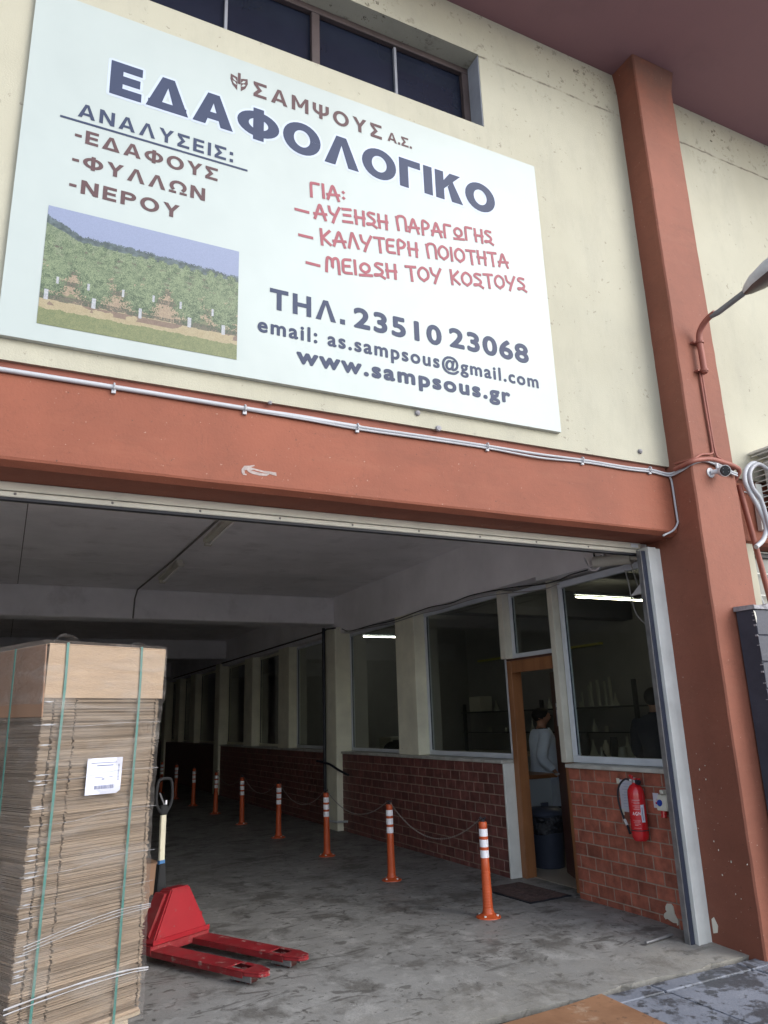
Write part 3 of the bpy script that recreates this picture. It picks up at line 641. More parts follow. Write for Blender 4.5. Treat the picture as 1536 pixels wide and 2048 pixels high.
k = N('orchard_print'); va = k.n('VertexColor'); va.layer_name = 'print'; k.l(va.outputs[0], k.b.inputs['Base Color']); k.b.inputs['Roughness'].default_value = .5
me.materials.append(k.m); link('printed_photo', me, SG)

# ================= passage shell =================
pc = struct(MB().box(-2.6, 10.2, 4.62, 34, 3.6525, 3.80).build('passage_ceiling', 'seam_light'))
for (x0, x1) in ((-2.6, .045), (.055, 4.898)):
    for (y0, y1) in ((4.62, 7.573), (7.587, 9.793), (9.807, 11.65), (12.1, 15.3), (15.308, 18.6), (19.0, 22.3), (22.308, 25.6), (26.0, 34)):
        MB().box(x0, x1, y0, y1, 3.6495, 3.6522).build('ceiling_panel', 'ceiling_paint', pc)
MB().box(.0455, .0545, 4.62, 34, 3.6498, 3.6523).build('joint', 'seam_dark', pc)
MB().box(4.903, 10.2, 4.62, 34, 3.649, 3.652).build('ceiling_panel', 'lab_wall', pc)
for y in (11.65, 18.6, 25.6):
    tag(MB().box(-2.6, 4.897, y, y+.42, 3.20, 3.649).build('ceiling_beam', 'ceiling_paint', bevel=.012), {11.65: 'nearest grey downstand beam crossing the passage ceiling', 18.6: 'second grey downstand beam crossing the passage, behind the first', 25.6: 'farthest downstand beam deep in the dark passage'}[y], 'beam', 'downstand beams across the passage ceiling')
tag(MB().box(-1.6, -1.42, 4.645, 34, -.1, 3.65).build('side_wall', 'deep_wall'), 'plain dark wall on the far side of the passage behind the cardboard', 'wall')
tag(MB().box(-2.8, 10.2, 34, 34.2, -.1, 3.9).build('end_wall', 'deep_wall'), 'dark wall closing the far end of the passage', 'wall')
LP = thing('laboratory_partition', 'partition wall of cream posts, windows and wooden doorway along the passage', 'wall', (5.0, 7, 0))
def lp_(name, m_, mb, parent=None, **kw):
    mb.v = [(x-5.0, y-7, z) for x, y, z in mb.v]; return mb.build(name, m_, parent or LP, **kw)
lp_('header_band', 'band_paint', MB().prism([(4.62, 2.955), (6.2, 2.975), (6.2, 3.66), (4.62, 3.66)], 4.90, 5.2, 'yz'))
lp_('header_band', 'band_paint', MB().box(4.90, 5.2, 6.2, 11.45, 3.02, 3.66))
lp_('header_band', 'band_paint', MB().box(4.90, 5.2, 11.45, 34, 3.05, 3.66))
def col_(y0, y1, z0=1.168, z1=3.02, x0=4.90, x1=5.14): lp_('post', 'column_cream', MB().box(x0, x1, y0, y1, z0, z1), bevel=.006)
col_(8.90, 9.45)
lp_('pillar', 'column_cream', MB().box(4.80, 5.14, 11.40, 11.86, -.02, 3.12), bevel=.01)
lp_('pillar', 'column_cream', MB().box(4.84, 5.14, 18.95, 19.4, -.02, 3.12), bevel=.01)
lp_('pillar', 'column_cream', MB().box(4.84, 5.14, 25.9, 26.4, -.02, 3.12), bevel=.01)
for y in (13.95, 16.35, 21.9, 24.0, 28.3, 30.7): col_(y, y+.62, z1=3.06)
lp_('post', 'offwhite_paint', MB().box(4.96, 5.09, 6.045, 6.125, 1.17, 2.965), bevel=.004)
lp_('post', 'offwhite_paint', MB().box(4.97, 5.13, 6.935, 7.03, 2.236, 3.0), bevel=.004)
def window(y0, y1, z0, z1, x=5.06, fw=.045, m_='frame_blue_white'):
    w = lp_('window', m_, MB().box(x, x+.05, y0, y1, z0, z0+fw).box(x, x+.05, y0, y1, z1-fw, z1).box(x, x+.05, y0, y0+fw, z0+fw+.001, z1-fw-.001).box(x, x+.05, y1-fw, y1, z0+fw+.001, z1-fw-.001), bevel=.003)
    MB().box(x+.022-5, x+.026-5, y0+fw-7, y1-fw-7, z0+fw, z1-fw).build('pane', 'clear_glass', w)
    MB().box(x+.012-5, x+.0215-5, y0+fw-7, y0+fw+.008-7, z0+fw+.01, z1-fw-.01).box(x+.012-5, x+.0215-5, y1-fw-.008-7, y1-fw-7, z0+fw+.01, z1-fw-.01).build('gasket', 'navy_seal', w)
    return w
window(4.64, 6.03, 1.170, 2.935, 5.03, .062)
window(6.135, 6.93, 2.236, 2.975, 5.06, .05)
window(7.035, 8.895, 1.170, 3.015, 5.06, .055)
window(9.455, 11.395, 1.170, 3.015, 5.06)
yy = [11.865, 13.945, 14.575, 16.345, 16.975, 18.945, 19.405, 21.895, 22.525, 23.995, 24.625, 25.895, 26.405, 28.295, 28.925, 30.695]
for i in range(0, len(yy), 2): window(yy[i], yy[i+1], 1.170, 3.045, 5.06, .05, 'column_cream' if i else 'frame_blue_white')
# doorway
df_ = lp_('door_frame', 'wood_brown', MB().box(5.032, 5.16, 6.93, 6.998, -.005, 2.16).box(5.032, 5.16, 6.07, 6.13, -.005, 2.16).box(5.032, 5.16, 6.131, 6.929, 2.09, 2.16)
    .box(5.018, 5.031, 6.915, 6.999, -.005, 2.21).box(5.018, 5.031, 6.06, 6.145, -.005, 2.21).box(5.018, 5.031, 6.146, 6.914, 2.078, 2.21), bevel=.004)
lp_('door_frame_head', 'wood_dark', MB().box(5.02, 5.16, 6.09, 6.998, 2.212, 2.234))
dl = link('door_leaf', MB().box(0, .80, -.02, .02, .01, 2.08).mesh('door_leaf', 'wood_dark', bevel=.003), LP, (5.185-5, 6.155-7, 0), (0, 0, math.atan2(.71, .345)))
dl['label'] = 'dark brown door leaf standing open'
MB().box(.50, .62, .0215, .0235, 1.50, 1.74).build('notice', 'paper_white', dl)
MB().box(.52, .60, .0237, .0242, 1.67, 1.70).box(.55, .57, .0237, .0242, 1.52, 1.60).build('notice_print', 'lab_dark', dl)
MB().tube([(.74, .022, 1.0), (.74, .07, 1.0), (.64, .07, 1.0)], .009, 8).build('door_handle', 'steel_grey', dl)
lp_('corner_trim', 'white_paint', MB().box(4.887, 5.10, 7.001, 7.0295, -.01, 1.131), bevel=.004)
# brick dado walls, every brick its own
def brick_meshes(kind, n=4):
    out = []
    for i in range(n):
        mb = MB().box(-.011, .011, -.0955, .0955, -.0495, .0495)
        mb.v = [(x+random.uniform(-.001, .001), y+random.uniform(-.0015, .0015), z+random.uniform(-.0012, .0012)) for x, y, z in mb.v]
        me = mb.mesh('brick', kind, bevel=.0025); out.append(me)
    return out
def brick_wall(y0, y1, label, kind, cap=300, ztop=1.131):
    w = thing('brick_wall', label, 'wall', (4.93, (y0+y1)/2, 0)); oy = (y0+y1)/2
    MB().box(4.9015-4.93, 5.10-4.93, y0-oy, y1-oy, -.05, ztop).build('mortar', 'mortar_grey', w)
    MB().box(4.868-4.93, 5.128-4.93, y0-.012-oy, y1+(.012 if y0 < 6 else -.0)-oy, 1.132, 1.166).build('window_sill', 'sill_stone', w, bevel=.004)
    ms = brick_meshes(kind); cnt = 0; rest = MB(); items = []
    for r in range(11):
        z = ztop-.054-r*.108
        hz = .0495
        y = y0-(.1 if r % 2 else 0)
        while y < y1:
            a, b = max(y+.0055, y0+.001), min(y+.1945, y1-.001)
            if b-a > .02: items.append((a, b, z))
            y += .2
    items.sort()
    for (a, b, z) in items:
        sc_ = (b-a)/.191; zb = z-.0495; sz = 1.; zc = z
        if zb < -.02: zt = z+.0495; sz = (zt+.02)/.099; zc = (zt-.02)/2
        if sz <= .1: continue
        if cnt < cap:
            o = link('brick', random.choice(ms), w, (4.9085-4.93+random.uniform(-.0012, .0012), (a+b)/2-oy, zc), (random.uniform(-.004, .004), random.uniform(-.003, .003), random.uniform(-.006, .006))); o.scale = (1, sc_, sz); cnt += 1
        else: rest.box(4.898-4.93, 4.919-4.93, a-oy, b-oy, zc-.0495*sz, zc+.0495*sz)
    if rest.v: stuff(rest.build('brickwork', kind, w))
    return w
bw1 = brick_wall(4.60, 5.955, 'red brick dado wall carrying the fire extinguisher, right of the doorway', 'brick_red')
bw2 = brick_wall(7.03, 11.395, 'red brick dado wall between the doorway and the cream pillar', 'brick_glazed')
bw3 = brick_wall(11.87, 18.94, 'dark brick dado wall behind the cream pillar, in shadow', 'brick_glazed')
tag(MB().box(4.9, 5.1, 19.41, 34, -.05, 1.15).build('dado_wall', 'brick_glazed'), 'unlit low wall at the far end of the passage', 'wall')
# spilled filler on the bricks
pts = [(400, 420), (430, 350), (540, 350), (600, 430), (630, 600), (680, 700), (725, 790), (730, 900), (705, 940), (690, 850), (600, 840), (520, 790), (460, 740), (400, 750), (355, 680), (370, 600), (430, 555), (400, 500)]
pts = [on(0, 4.894, 1300+x/12.8, 1780+y/12.8) for x, y in pts]
mb = MB().prism([(p.y-(4.60+5.955)/2, max(.004, p.z)) for p in pts], 4.892-4.93, 4.8965-4.93, 'yz'); mb.build('filler_patch', 'offwhite_paint', bw1)
p = on(0, 4.9, 1363, 1738)
mb = MB().lathe([(.001, 0), (.028, 0), (.03, .012), (.022, .03), (.001, .034)], 16, M=Matrix.Translation((4.897-4.93, 4.70-(4.60+5.955)/2, .44)) @ Matrix.Rotation(R_(-90), 4, 'Y'), cap=False); mb.build('door_stop', 'rubber_black', bw1, smooth=True)

# ================= laboratory =================
struct(MB().box(5.121, 10.2, 4.6, 34, -.02, .004).build('laboratory_floor', 'lab_floor'))
struct(MB().box(9.9, 10.1, 4.6, 34, 0, 3.65).build('laboratory_back_wall', 'lab_wall'))
struct(MB().box(5.21, 9.9, 4.63, 4.7, 0, 3.65).build('laboratory_front_wall', 'lab_wall'))
struct(MB().box(5.115, 9.9, 15.4, 15.5, 0, 3.65).build('laboratory_cross_wall', 'lab_wall'))
tag(MB().box(5.25, 9.9, 9.9, 10.2, 3.2, 3.64).build('ceiling_beam', 'lab_dark', bevel=.01), 'dark beam under the laboratory ceiling seen through the glass', 'beam')
def tube(x0, x1, y, z, label, m_='tube_light'):
    t = thing('tube_lamp', label, 'lamp', ((x0+x1)/2, y, z), 0, 'lit tube lamps in the laboratory'); L = (x1-x0)/2
    MB().box(-L, L, -.03, .03, .035, .08).build('housing', 'lab_cabinet', t); MB().tube([(-L+.02, 0, 0), (L-.02, 0, 0)], .010, 8).build('tube', m_, t)
tube(7.42, 8.90, 8.52, 3.28, 'bright warm tube lamp seen through the window nearest the entrance')
tube(6.50, 7.9, 13.98, 3.28, 'cooler tube lamp seen through the narrow window beyond the doorway', 'tube_light_cool')
bn = thing('laboratory_bench', 'long laboratory bench along the back wall below the glassware shelf', 'bench', (9.5, 11.4, 0))
MB().box(-.38, .38, -3.4, 3.9, .86, .90).build('worktop', 'lab_white', bn); MB().box(-.34, .38, -3.35, 3.85, 0, .858).build('cabinet', 'lab_cabinet', bn)
sf = thing('shelf', 'dark shelf rack holding tall measuring cylinders above the bench', 'shelf', (9.6, 11.8, 0))
MB().box(-.2, .2, -2.2, 3.2, 1.70, 1.73).build('board', 'lab_dark', sf); MB().box(-.2, .2, -2.2, 3.2, 1.28, 1.30).build('board', 'lab_dark', sf)
for y in (-2.2, .3, 3.1): MB().box(-.19, -.13, y-.03, y+.03, .9, 2.15 if y < 0 else 1.9).build('post', 'lab_dark', sf)
def vessel(kind, x, y, z, s, label, cat, group, m_='glass_frosty'):
    prof = {'measuring_cylinder': [(.055, 0), (.055, .012), (.026, .02), (.026, .42), (.032, .44)], 'flask': [(.07, 0), (.075, .03), (.03, .16), (.018, .2), (.018, .26), (.024, .27)],
            'bottle': [(.045, 0), (.045, .15), (.02, .19), (.02, .22)], 'beaker': [(.045, 0), (.045, .11), (.05, .12)], 'jug': [(.07, 0), (.075, .2), (.06, .3), (.06, .32)]}[kind]
    o = MB().lathe([(r*s, h*s) for r, h in prof], 12).build(kind, m_, smooth=True); o.location = (x, y, z); return tag(o, label, cat, group)
for i, (px_, py_, hh) in enumerate([(1166, 0, .62), (1175, 0, .85), (1185, 0, 1.0), (1193, 0, 1.05), (1200, 0, .9), (1208, 0, .98), (1224, 0, 1.12)]):
    q = on(0, 9.5, px_, 1408); vessel('measuring_cylinder', 9.5+.06*(i % 2), q.y, 1.731, hh, ['leftmost measuring cylinder on the shelf, the shortest', 'second measuring cylinder from the left on the shelf', 'third measuring cylinder from the left on the shelf', 'middle one of the seven measuring cylinders on the shelf', 'measuring cylinder just right of the middle one on the shelf', 'measuring cylinder second from the right on the shelf', 'rightmost and tallest measuring cylinder on the shelf'][i], 'glassware', 'measuring cylinders on the shelf')
for i in range(14): vessel(['flask', 'beaker'][i % 2], 9.52, 10.15+i*.30, 1.301 if i % 3 else 1.731, .8, ('small flask ' if i % 2 == 0 else 'small beaker ')+('on the lower shelf board, ' if i % 3 else 'on the upper shelf board, ')+['below the shortest cylinder', 'near the rightmost post', 'below the tall cylinders', 'under the cylinders, left part', 'behind the white door-side post', 'near the middle shelf post', 'between the door and the near window', 'above the counter', 'seen above the coat man', 'left of the man in the coat', 'at the doorway left edge', 'behind the doorway frame', 'in the big window, right part', 'in the big window, middle'][i], 'glassware', 'small glassware on the shelf')
for i in range(10): vessel(['bottle', 'flask', 'jug'][i % 3], 9.35+.05*(i % 2), 9.6+i*.26, .901, 1.0+.2*(i % 2), ['pale bottle', 'flask', 'jug'][i % 3]+' on the back bench, '+['farthest right', 'second from the right', 'third from the right', 'right of the shelf post', 'below the tallest cylinder', 'below the middle cylinders', 'below the shortest cylinder', 'just right of the window frame', 'behind the window frame', 'farthest left'][i], 'glassware', 'vessels on the laboratory bench', ['lab_white', 'glass_frosty', 'lab_dark'][(i*7) % 3])
b1 = tag(MB().box(-.16, .16, -.22, .22, 0, .32).build('box', 'lab_white', bevel=.01), 'pale box on top of the shelf, seen through the big window left of the door', 'box'); b1.location = (9.55, 14.4, 1.731)
tr_ = thing('yellow_strip', 'yellowish wall trunking with dark slots high on the laboratory back wall', 'strip', (9.84, 12.5, 2.86))  # thin yellowish bar along the back wall
mat('strip_yellow', (.55, .50, .10), .5, .1, 9, 0)
MB().box(-.04, .04, -1.8, 2.3, -.02, .02).build('strip', 'strip_yellow', tr_)
# table, stool area under the near window
tb = thing('work_table', 'cluttered work table below the window nearest the entrance', 'table', (7.6, 8.3, 0))
MB().box(-.8, .8, -.35, .35, .84, .88).build('tabletop', 'lab_white', tb)
for sx_ in (-.75, .75):
    for sy in (-.3, .3): MB().box(sx_-.025, sx_+.025, sy-.025, sy+.025, 0, .839).build('leg', 'lab_dark', tb)
for i, (x, y, kd, s, m_) in enumerate([(6.95, 8.35, 'jug', 1.3, 'lab_white'), (7.25, 8.1, 'flask', 1.1, 'glass_frosty'), (7.45, 8.3, 'bottle', 1.1, 'lab_dark'), (7.62, 8.1, 'jug', .9, 'glass_frosty'), (7.8, 8.2, 'flask', 1.0, 'glass_frosty'), (8.05, 8.15, 'bottle', .9, 'lab_dark')]):
    vessel(kd, x, y, .881, s, ['tall white jug on the work table behind the near window', 'glass flask beside the white jug on the work table', 'dark bottle in the middle of the work table', 'squat pale jug on the work table', 'glass flask at the right of the work table', 'small dark bottle at the right end of the work table'][i], 'glassware', None, m_)
tag(MB().box(6.7, 6.88, 8.1, 8.5, .881, 1.02).build('tray', 'ac_blue', bevel=.01), 'blue plastic tray at the left of the work table', 'tray')
# counter behind the doorway
ct = thing('counter', 'white counter with brown wooden top behind the doorway', 'counter', (5.72, 7.86, 0))
MB().box(-.30, .30, -.33, .4, .90, .945).build('countertop', 'wood_brown', ct, bevel=.004); MB().box(-.27, .22, -.30, .38, .004, .899).build('cabinet', 'lab_cabinet', ct)
# bin
bi = thing('rubbish_bin', 'navy plastic rubbish bin with lid and black bag inside the doorway', 'bin', (5.60, 7.28, .004))
MB().lathe([(.165, 0), (.17, .01), (.205, .46), (.21, .47)], 24).build('bucket', 'bin_navy', bi, smooth=True)
mb = MB(); n = 36
for zi, (r, z) in enumerate([(.214, .36), (.222, .38), (.235, .42), (.222, .46), (.238, .50), (.226, .53), (.20, .55)]):
    for q in range(n): a = 2*math.pi*q/n; rr = r+.010*math.sin(a*7+zi*1.3)+random.uniform(-.004, .004); mb.v.append((rr*math.cos(a), rr*math.sin(a), z+.012*math.sin(a*3+zi)))
mb.f = [(i*n+q, i*n+(q+1) % n, (i+1)*n+(q+1) % n, (i+1)*n+q) for i in range(6) for q in range(n)]; mb.mi = [0]*len(mb.f); mb.build('bin_bag', 'bag_black', bi, smooth=True)
MB().lathe([(.215, .53), (.225, .55), (.21, .58), (.15, .615), (.001, .63)], 24).build('lid', 'bin_navy', bi, smooth=True)
MB().box(-.05, .05, -.012, .012, .62, .665).build('lid_handle', 'bin_navy', bi, bevel=.004)
# far-room bits seen through the narrow window
oc = thing('office_chair', 'black office chair back seen through the narrow window', 'chair', (5.75, 11.2, .004))
MB().prism([(-.24, .66), (.24, .66), (.27, .9), (.22, 1.2), (.12, 1.28), (-.12, 1.28), (-.22, 1.2), (-.27, .9)], -.03, .03, 'xz').build('backrest', 'cloth_black', oc, bevel=.02, seg=2)
MB().box(-.25, .25, -.48, -.02, .44, .52).build('seat', 'cloth_black', oc, bevel=.02); MB().tube([(0, -.25, .06), (0, -.25, .44)], .03, 8).build('column', 'lab_dark', oc)
for q in range(5): a = q*1.2566; MB().tube([(0, -.25, .08), (.28*math.cos(a), -.25+.28*math.sin(a), .04)], .02, 6).build('leg', 'lab_dark', oc)
MB().box(-.02, .02, -.03, .0, .5, .7).build('bracket', 'lab_dark', oc)
mc = thing('machine', 'white upright machine standing behind the office chair', 'machine', (6.9, 13.3, .004)); MB().box(-.3, .3, -.25, .25, 0, 1.3).build('casing', 'lab_white', mc, bevel=.01); MB().box(-.26, .26, -.262, -.251, 1.31-.45, 1.25).build('panel', 'lab_dark', mc)

# ================= people =================
def skin_body(name, joints, edges, mats, parent, sub=2):
    me = bpy.data.meshes.new(name); me.from_pydata([j[0] for j in joints], edges, []); o = bpy.data.objects.new(name, me); COL.objects.link(o)
    md = o.modifiers.new('Skin', 'SKIN'); md.use_smooth_shade = True
    for i, j in enumerate(joints):
        r = j[1] if isinstance(j[1], tuple) else (j[1], j[1]); me.skin_vertices[0].data[i].radius = r; me.skin_vertices[0].data[i].use_root = (i == 0)
    o.modifiers.new('Sub', 'SUBSURF').levels = sub
    dg = bpy.context.evaluated_depsgraph_get(); dg.update(); m2 = bpy.data.meshes.new_from_object(o.evaluated_get(dg)); bpy.data.objects.remove(o)
    m2.name = name; m2.materials.clear(); m2.materials.append(MATS[mats]); m2.polygons.foreach_set('use_smooth', [True]*len(m2.polygons)); return link(name, m2, parent)
def loft(name, rings, m_, parent, n=28, open_=None, wob=.004):
    """rings: (cx, cy, cz, rx, ry)"""
    mb = MB()
    for i, (cx, cy, cz, rx, ry) in enumerate(rings):
        for q in range(n):
            a = 2*math.pi*q/n; w = 1+wob*8*math.sin(a*5+i*.4)*min(1, i/len(rings)*1.2); mb.v.append((cx+rx*math.cos(a)*w, cy+ry*math.sin(a)*w, cz))
    L = len(rings); mb.f = [(i*n+q, i*n+(q+1) % n, (i+1)*n+(q+1) % n, (i+1)*n+q) for i in range(L-1) for q in range(n) if not (open_ and open_(i, q))]; mb.mi = [0]*len(mb.f)
    return mb.build(name, m_, parent, smooth=True)
def person(label, loc, rz, h, armL, armR, coat, top, trousers, headturn=0):
    """local +Y is forward; arms are (elbow, wrist, hand direction)"""
    t = thing('person', label, 'person', loc, rz); k_ = h/1.75
    J = []; E = []
    def add(p, r, par=None):
        J.append((tuple(c*k_ for c in p), tuple(q*k_ for q in r) if isinstance(r, tuple) else r*k_)); 
        if par is not None: E.append((par, len(J)-1))
        return len(J)-1
    pel = add((0, 0, .95), (.15, .11)); sp1 = add((0, .01, 1.1), (.14, .10), pel); ch = add((0, 0, 1.3), (.165, .115), sp1); up = add((0, -.01, 1.42), (.12, .08), ch); nk = add((0, .0, 1.50), .055, up); nk2 = add((0, .012, 1.545), .052, nk)
    hd = add((0, .022, 1.60), (.072, .085), nk2); hm = add((0, .02, 1.66), (.078, .095), hd); ht = add((0, .012, 1.715), (.062, .075), hm)
    ns = add((0, .115, 1.635), .014, hm); 
    for sg in (-1, 1): add((sg*.083, .005, 1.635), (.012, .02), hm)
    for sg in (-1, 1):
        hp = add((sg*.09, 0, .88), .085, pel); kn = add((sg*.10, .015, .49), .058, hp); an = add((sg*.10, -.01, .09), .04, kn); add((sg*.11, .13, .035), .035, an)
    for sg, arm in ((-1, armL), (1, armR)):
        sh_ = add((sg*.185, -.005, 1.395), .058, up); el = add(arm[0], .042, sh_); wr = add(arm[1], .028, el)
        d = Vector(arm[2]).normalized(); p = Vector(arm[1])+d*.075; pm_ = add(tuple(p), (.036, .018), wr)
        side = d.cross(Vector((0, 0, 1))); side = side.normalized() if side.length > .1 else Vector((0, 1, 0)); dn = Vector((0, 0, -1)) if abs(d.z) < .8 else Vector((-sg*.8, .3, 0))
        for fi, ln in enumerate((.072, .082, .078, .062)):
            b0 = p+side*(.027-.018*fi)+d*.03; b1 = b0+d*ln*.55+dn*.008; b2 = b1+d*ln*.35+dn*.03
            a0 = add(tuple(b0), .009, pm_); a1 = add(tuple(b1), .0085, a0); add(tuple(b2), .007, a1)
        tb0 = Vector(arm[1])+d*.035+side*.035; a0 = add(tuple(tb0), .010, wr); add(tuple(tb0+d*.045+side*.018+dn*.015), .008, a0)
    body = skin_body('body', J, E, 'skin', t)
    K = lambda *v: tuple(c*k_ for c in v)
    # hair: cap over skull and nape
    mb = MB(); n, mrows = 22, 12
    for i in range(mrows+1):
        th = math.pi*.5*i/mrows*1.62
        for q in range(n):
            a = 2*math.pi*q/n; fwd = math.sin(a); cut = 1.0 if fwd < -.1 else max(.34, 1-(fwd+.1)*.72); tt = th*cut
            mb.v.append(K(.092*math.sin(tt)*math.cos(a), .012+.110*math.sin(tt)*math.sin(a), 1.665+.098*math.cos(tt)))
    mb.f = [(i*n+q, i*n+(q+1) % n, (i+1)*n+(q+1) % n, (i+1)*n+q) for i in range(mrows) for q in range(n)]; mb.mi = [0]*len(mb.f); mb.build('hair', 'hair_dark', t, smooth=True)
    for sg in (-1, 1): MB().lathe([(.001, -.011), (.009, -.006), (.012, 0), (.009, .006), (.001, .011)], 8, c=K(sg*.032, .108, 1.655), cap=False).build('eye', 'hair_dark', t, smooth=True)
    MB().box(*[c*k_ for c in (-.024, .024, .108, .116, 1.598, 1.604)]).build('mouth', 'trunk_mouth' if 'trunk_mouth' in MATS else 'wheel_brown', t)
    # trousers and shoes
    for sg in (-1, 1):
        loft('trouser_leg', [K(sg*.10, -.005, .06, 0, 0)[:3]+(.062*k_, .07*k_), K(sg*.10, .01, .45, 0, 0)[:3]+(.075*k_, .08*k_), K(sg*.09, 0, .75, 0, 0)[:3]+(.10*k_, .105*k_), K(sg*.075, 0, .93, 0, 0)[:3]+(.115*k_, .12*k_)], trousers, t, 16)
        MB().prism([K(sg*.105-.045, -.08, 0)[:2], K(sg*.105+.045, -.08, 0)[:2], K(sg*.105+.052, .1, 0)[:2], K(sg*.105+.03, .2, 0)[:2], K(sg*.105-.03, .2, 0)[:2], K(sg*.105-.052, .1, 0)[:2]], .0, .075*k_, 'xy').build('shoe', 'cloth_black', t, bevel=.012, seg=2)
    def sleeve(arm, sg, m_, r0=.072, r1=.045):
        pts = smoothpath([K(sg*.14, 0, 1.42), K(sg*.205, -.003, 1.37), K(*arm[0]), K(*arm[1])], 6); n_ = len(pts)
        MB().tube(pts, [ (r0-(r0-r1)*i/(n_-1))*k_*(1+.05*math.sin(i*1.9)) for i in range(n_)], 16).build('sleeve', m_, t, smooth=True)
    tor = [(0, 0, .92, .165, .13), (0, 0, 1.05, .158, .128), (0, .01, 1.2, .172, .138), (0, 0, 1.33, .205, .14), (0, -.005, 1.40, .215, .122), (0, -.005, 1.445, .19, .105), (0, 0, 1.475, .135, .085), (0, .003, 1.495, .08, .07)]
    tor = [K(*r) for r in tor]
    if coat:
        lo = [(0, -.0, .52, .235, .185), (0, 0, .7, .215, .17), (0, 0, .9, .20, .16), (0, .005, 1.05, .185, .15), (0, .01, 1.2, .188, .155), (0, 0, 1.33, .208, .148), (0, -.005, 1.40, .222, .13), (0, -.005, 1.452, .195, .112), (0, 0, 1.485, .12, .09)]
        loft('lab_coat', [K(*r) for r in lo], coat, t, 32, open_=lambda i, q: (q in (7, 8) and (i < 3)) or (i >= 4 and q in ((8,) if i == 4 else (7, 8) if i == 5 else (6, 7, 8, 9))))
        loft('shirt', [(a, b, c, d*.93, e*.93) for a, b, c, d, e in tor], top, t)
        for sg in (-1, 1): MB().add([K(sg*.03, .085, 1.50), K(sg*.085, .06, 1.49), K(sg*.10, .125, 1.38), K(sg*.02, .165, 1.2), K(sg*.04, .155, 1.33)], [(0, 1, 2, 4), (4, 2, 3)]).build('lapel', coat, t)
        for sg in (-1, 1): MB().box(*[c*k_ for c in (sg*.12-.06, sg*.12+.06, .128, .142, .82, .96)]).build('pocket', coat, t, bevel=.004)
        sleeve(armL, -1, coat, .078, .052); sleeve(armR, 1, coat, .078, .052)
    else:
        loft('sweater', tor, top, t); loft('collar', [K(0, 0, 1.465, .08, .075), K(0, .0, 1.50, .068, .066), K(0, .004, 1.515, .066, .064)], top, t, 18)
        sleeve(armL, -1, top); sleeve(armR, 1, top)
    return t
person('man in pale blue-white lab coat with one hand on the counter behind the doorway', (6.42, 8.28, .004), R_(-118), 1.70,
    ((-.25, -.02, 1.12), (-.24, .06, .90), (.1, .5, -.9)), ((.27, -.06, 1.12), (.26, .04, .98), (.1, .6, -.8)), 'coat_blue_white', 'cloth_black', 'cloth_black').scale = (1.2, 1.22, 1)
person('man in dark navy sweater turned away behind the window nearest the entrance', (6.32, 6.17, .004), R_(-68), 1.86,
    ((-.25, .06, 1.12), (-.2, .30, 1.12), (.2, 1, -.1)), ((.25, .06, 1.12), (.2, .30, 1.14), (-.2, 1, -.1)), None, 'cloth_navy', 'cloth_black')

# ================= bollards and chains =================
BY = [5.87, 7.69, 9.48, 11.38, 13.27, 15.12, 16.95, 18.82, 20.7]; BXc = 3.835
ordn = ['nearest orange and white bollard, in front of the doorway mat', 'second orange bollard from the entrance, before the brick dado', 'third orange bollard from the entrance, lined up with the cream pillar', 'fourth orange bollard from the entrance, before the dark dado wall', 'fifth orange bollard from the entrance, in the shade', 'sixth bollard from the entrance, dim orange with bright white bands', 'seventh bollard from the entrance, only its white bands bright', 'eighth bollard from the entrance, just right of the trolley handle', 'farthest bollard, hidden partly by the cardboard stack']
def make_bollard():
    t = thing('bollard', ordn[0], 'bollard', (BXc, BY[0], 0), 0, 'flexible orange bollards along the passage')
    def shaft(z): return .044-.008*min(1, z/.5)
    prof = [(.105, 0), (.103, .008), (.075, .02), (.052, .032), (.046, .05)]
    z = .07
    while z < .36: prof += [(shaft(z), z), (shaft(z)-.0018, z+.006), (shaft(z), z+.012)]; z += .022
    prof += [(.0365, .40), (.0355, .448), (.034, .45), (.034, .705), (.0365, .707), (.0365, .74), (.03, .748), (.001, .75)]
    MB().lathe(prof, 28, cap=False).build('post', 'bollard_orange', t, smooth=True)
    for z0 in (.462, .547, .632): MB().lathe([(.0345, z0), (.0372, z0+.001), (.0372, z0+.059), (.0345, z0+.06)], 28, cap=False).build('reflective_band', 'bollard_white', t, smooth=True)
    for z0 in (.524, .609): MB().lathe([(.034, z0), (.0385, z0+.002), (.0385, z0+.019), (.034, z0+.021)], 28, cap=False).build('ring', 'bollard_orange', t, smooth=True)
    mb = MB().lathe([(.022, .75), (.022, .758), (.012, .762), (.012, .772)], 12)
    for a in (0, 1.57, 3.14, 4.71): mb.tube([(0, 0, .768), (.014*math.cos(a), .014*math.sin(a), .776), (.026*math.cos(a), .026*math.sin(a), .772), (.03*math.cos(a), .03*math.sin(a), .785)], .0055, 6)
    mb.build('chain_hook', 'rubber_black', t, smooth=True)
    for a in (.6, 2.2, 3.8, 5.4): MB().lathe([(.012, .015), (.010, .024), (.004, .026)], 8, c=(.078*math.cos(a), .078*math.sin(a), 0)).build('bolt', 'white_paint', t)
    return t
b0 = make_bollard()
for i in range(1, 9):
    c = copy_tree(b0); c.location = (BXc+random.uniform(-.012, .012), BY[i], 0); c.rotation_euler = (random.uniform(-.012, .012), random.uniform(-.012, .012), random.uniform(0, 3)); c['label'] = ordn[i]
lk = MB().tube([(math.cos(a)*.011, 0, math.sin(a)*.006) for a in np.linspace(0, 2*math.pi, 9)[:-1]], .0018, 4, closed=True)
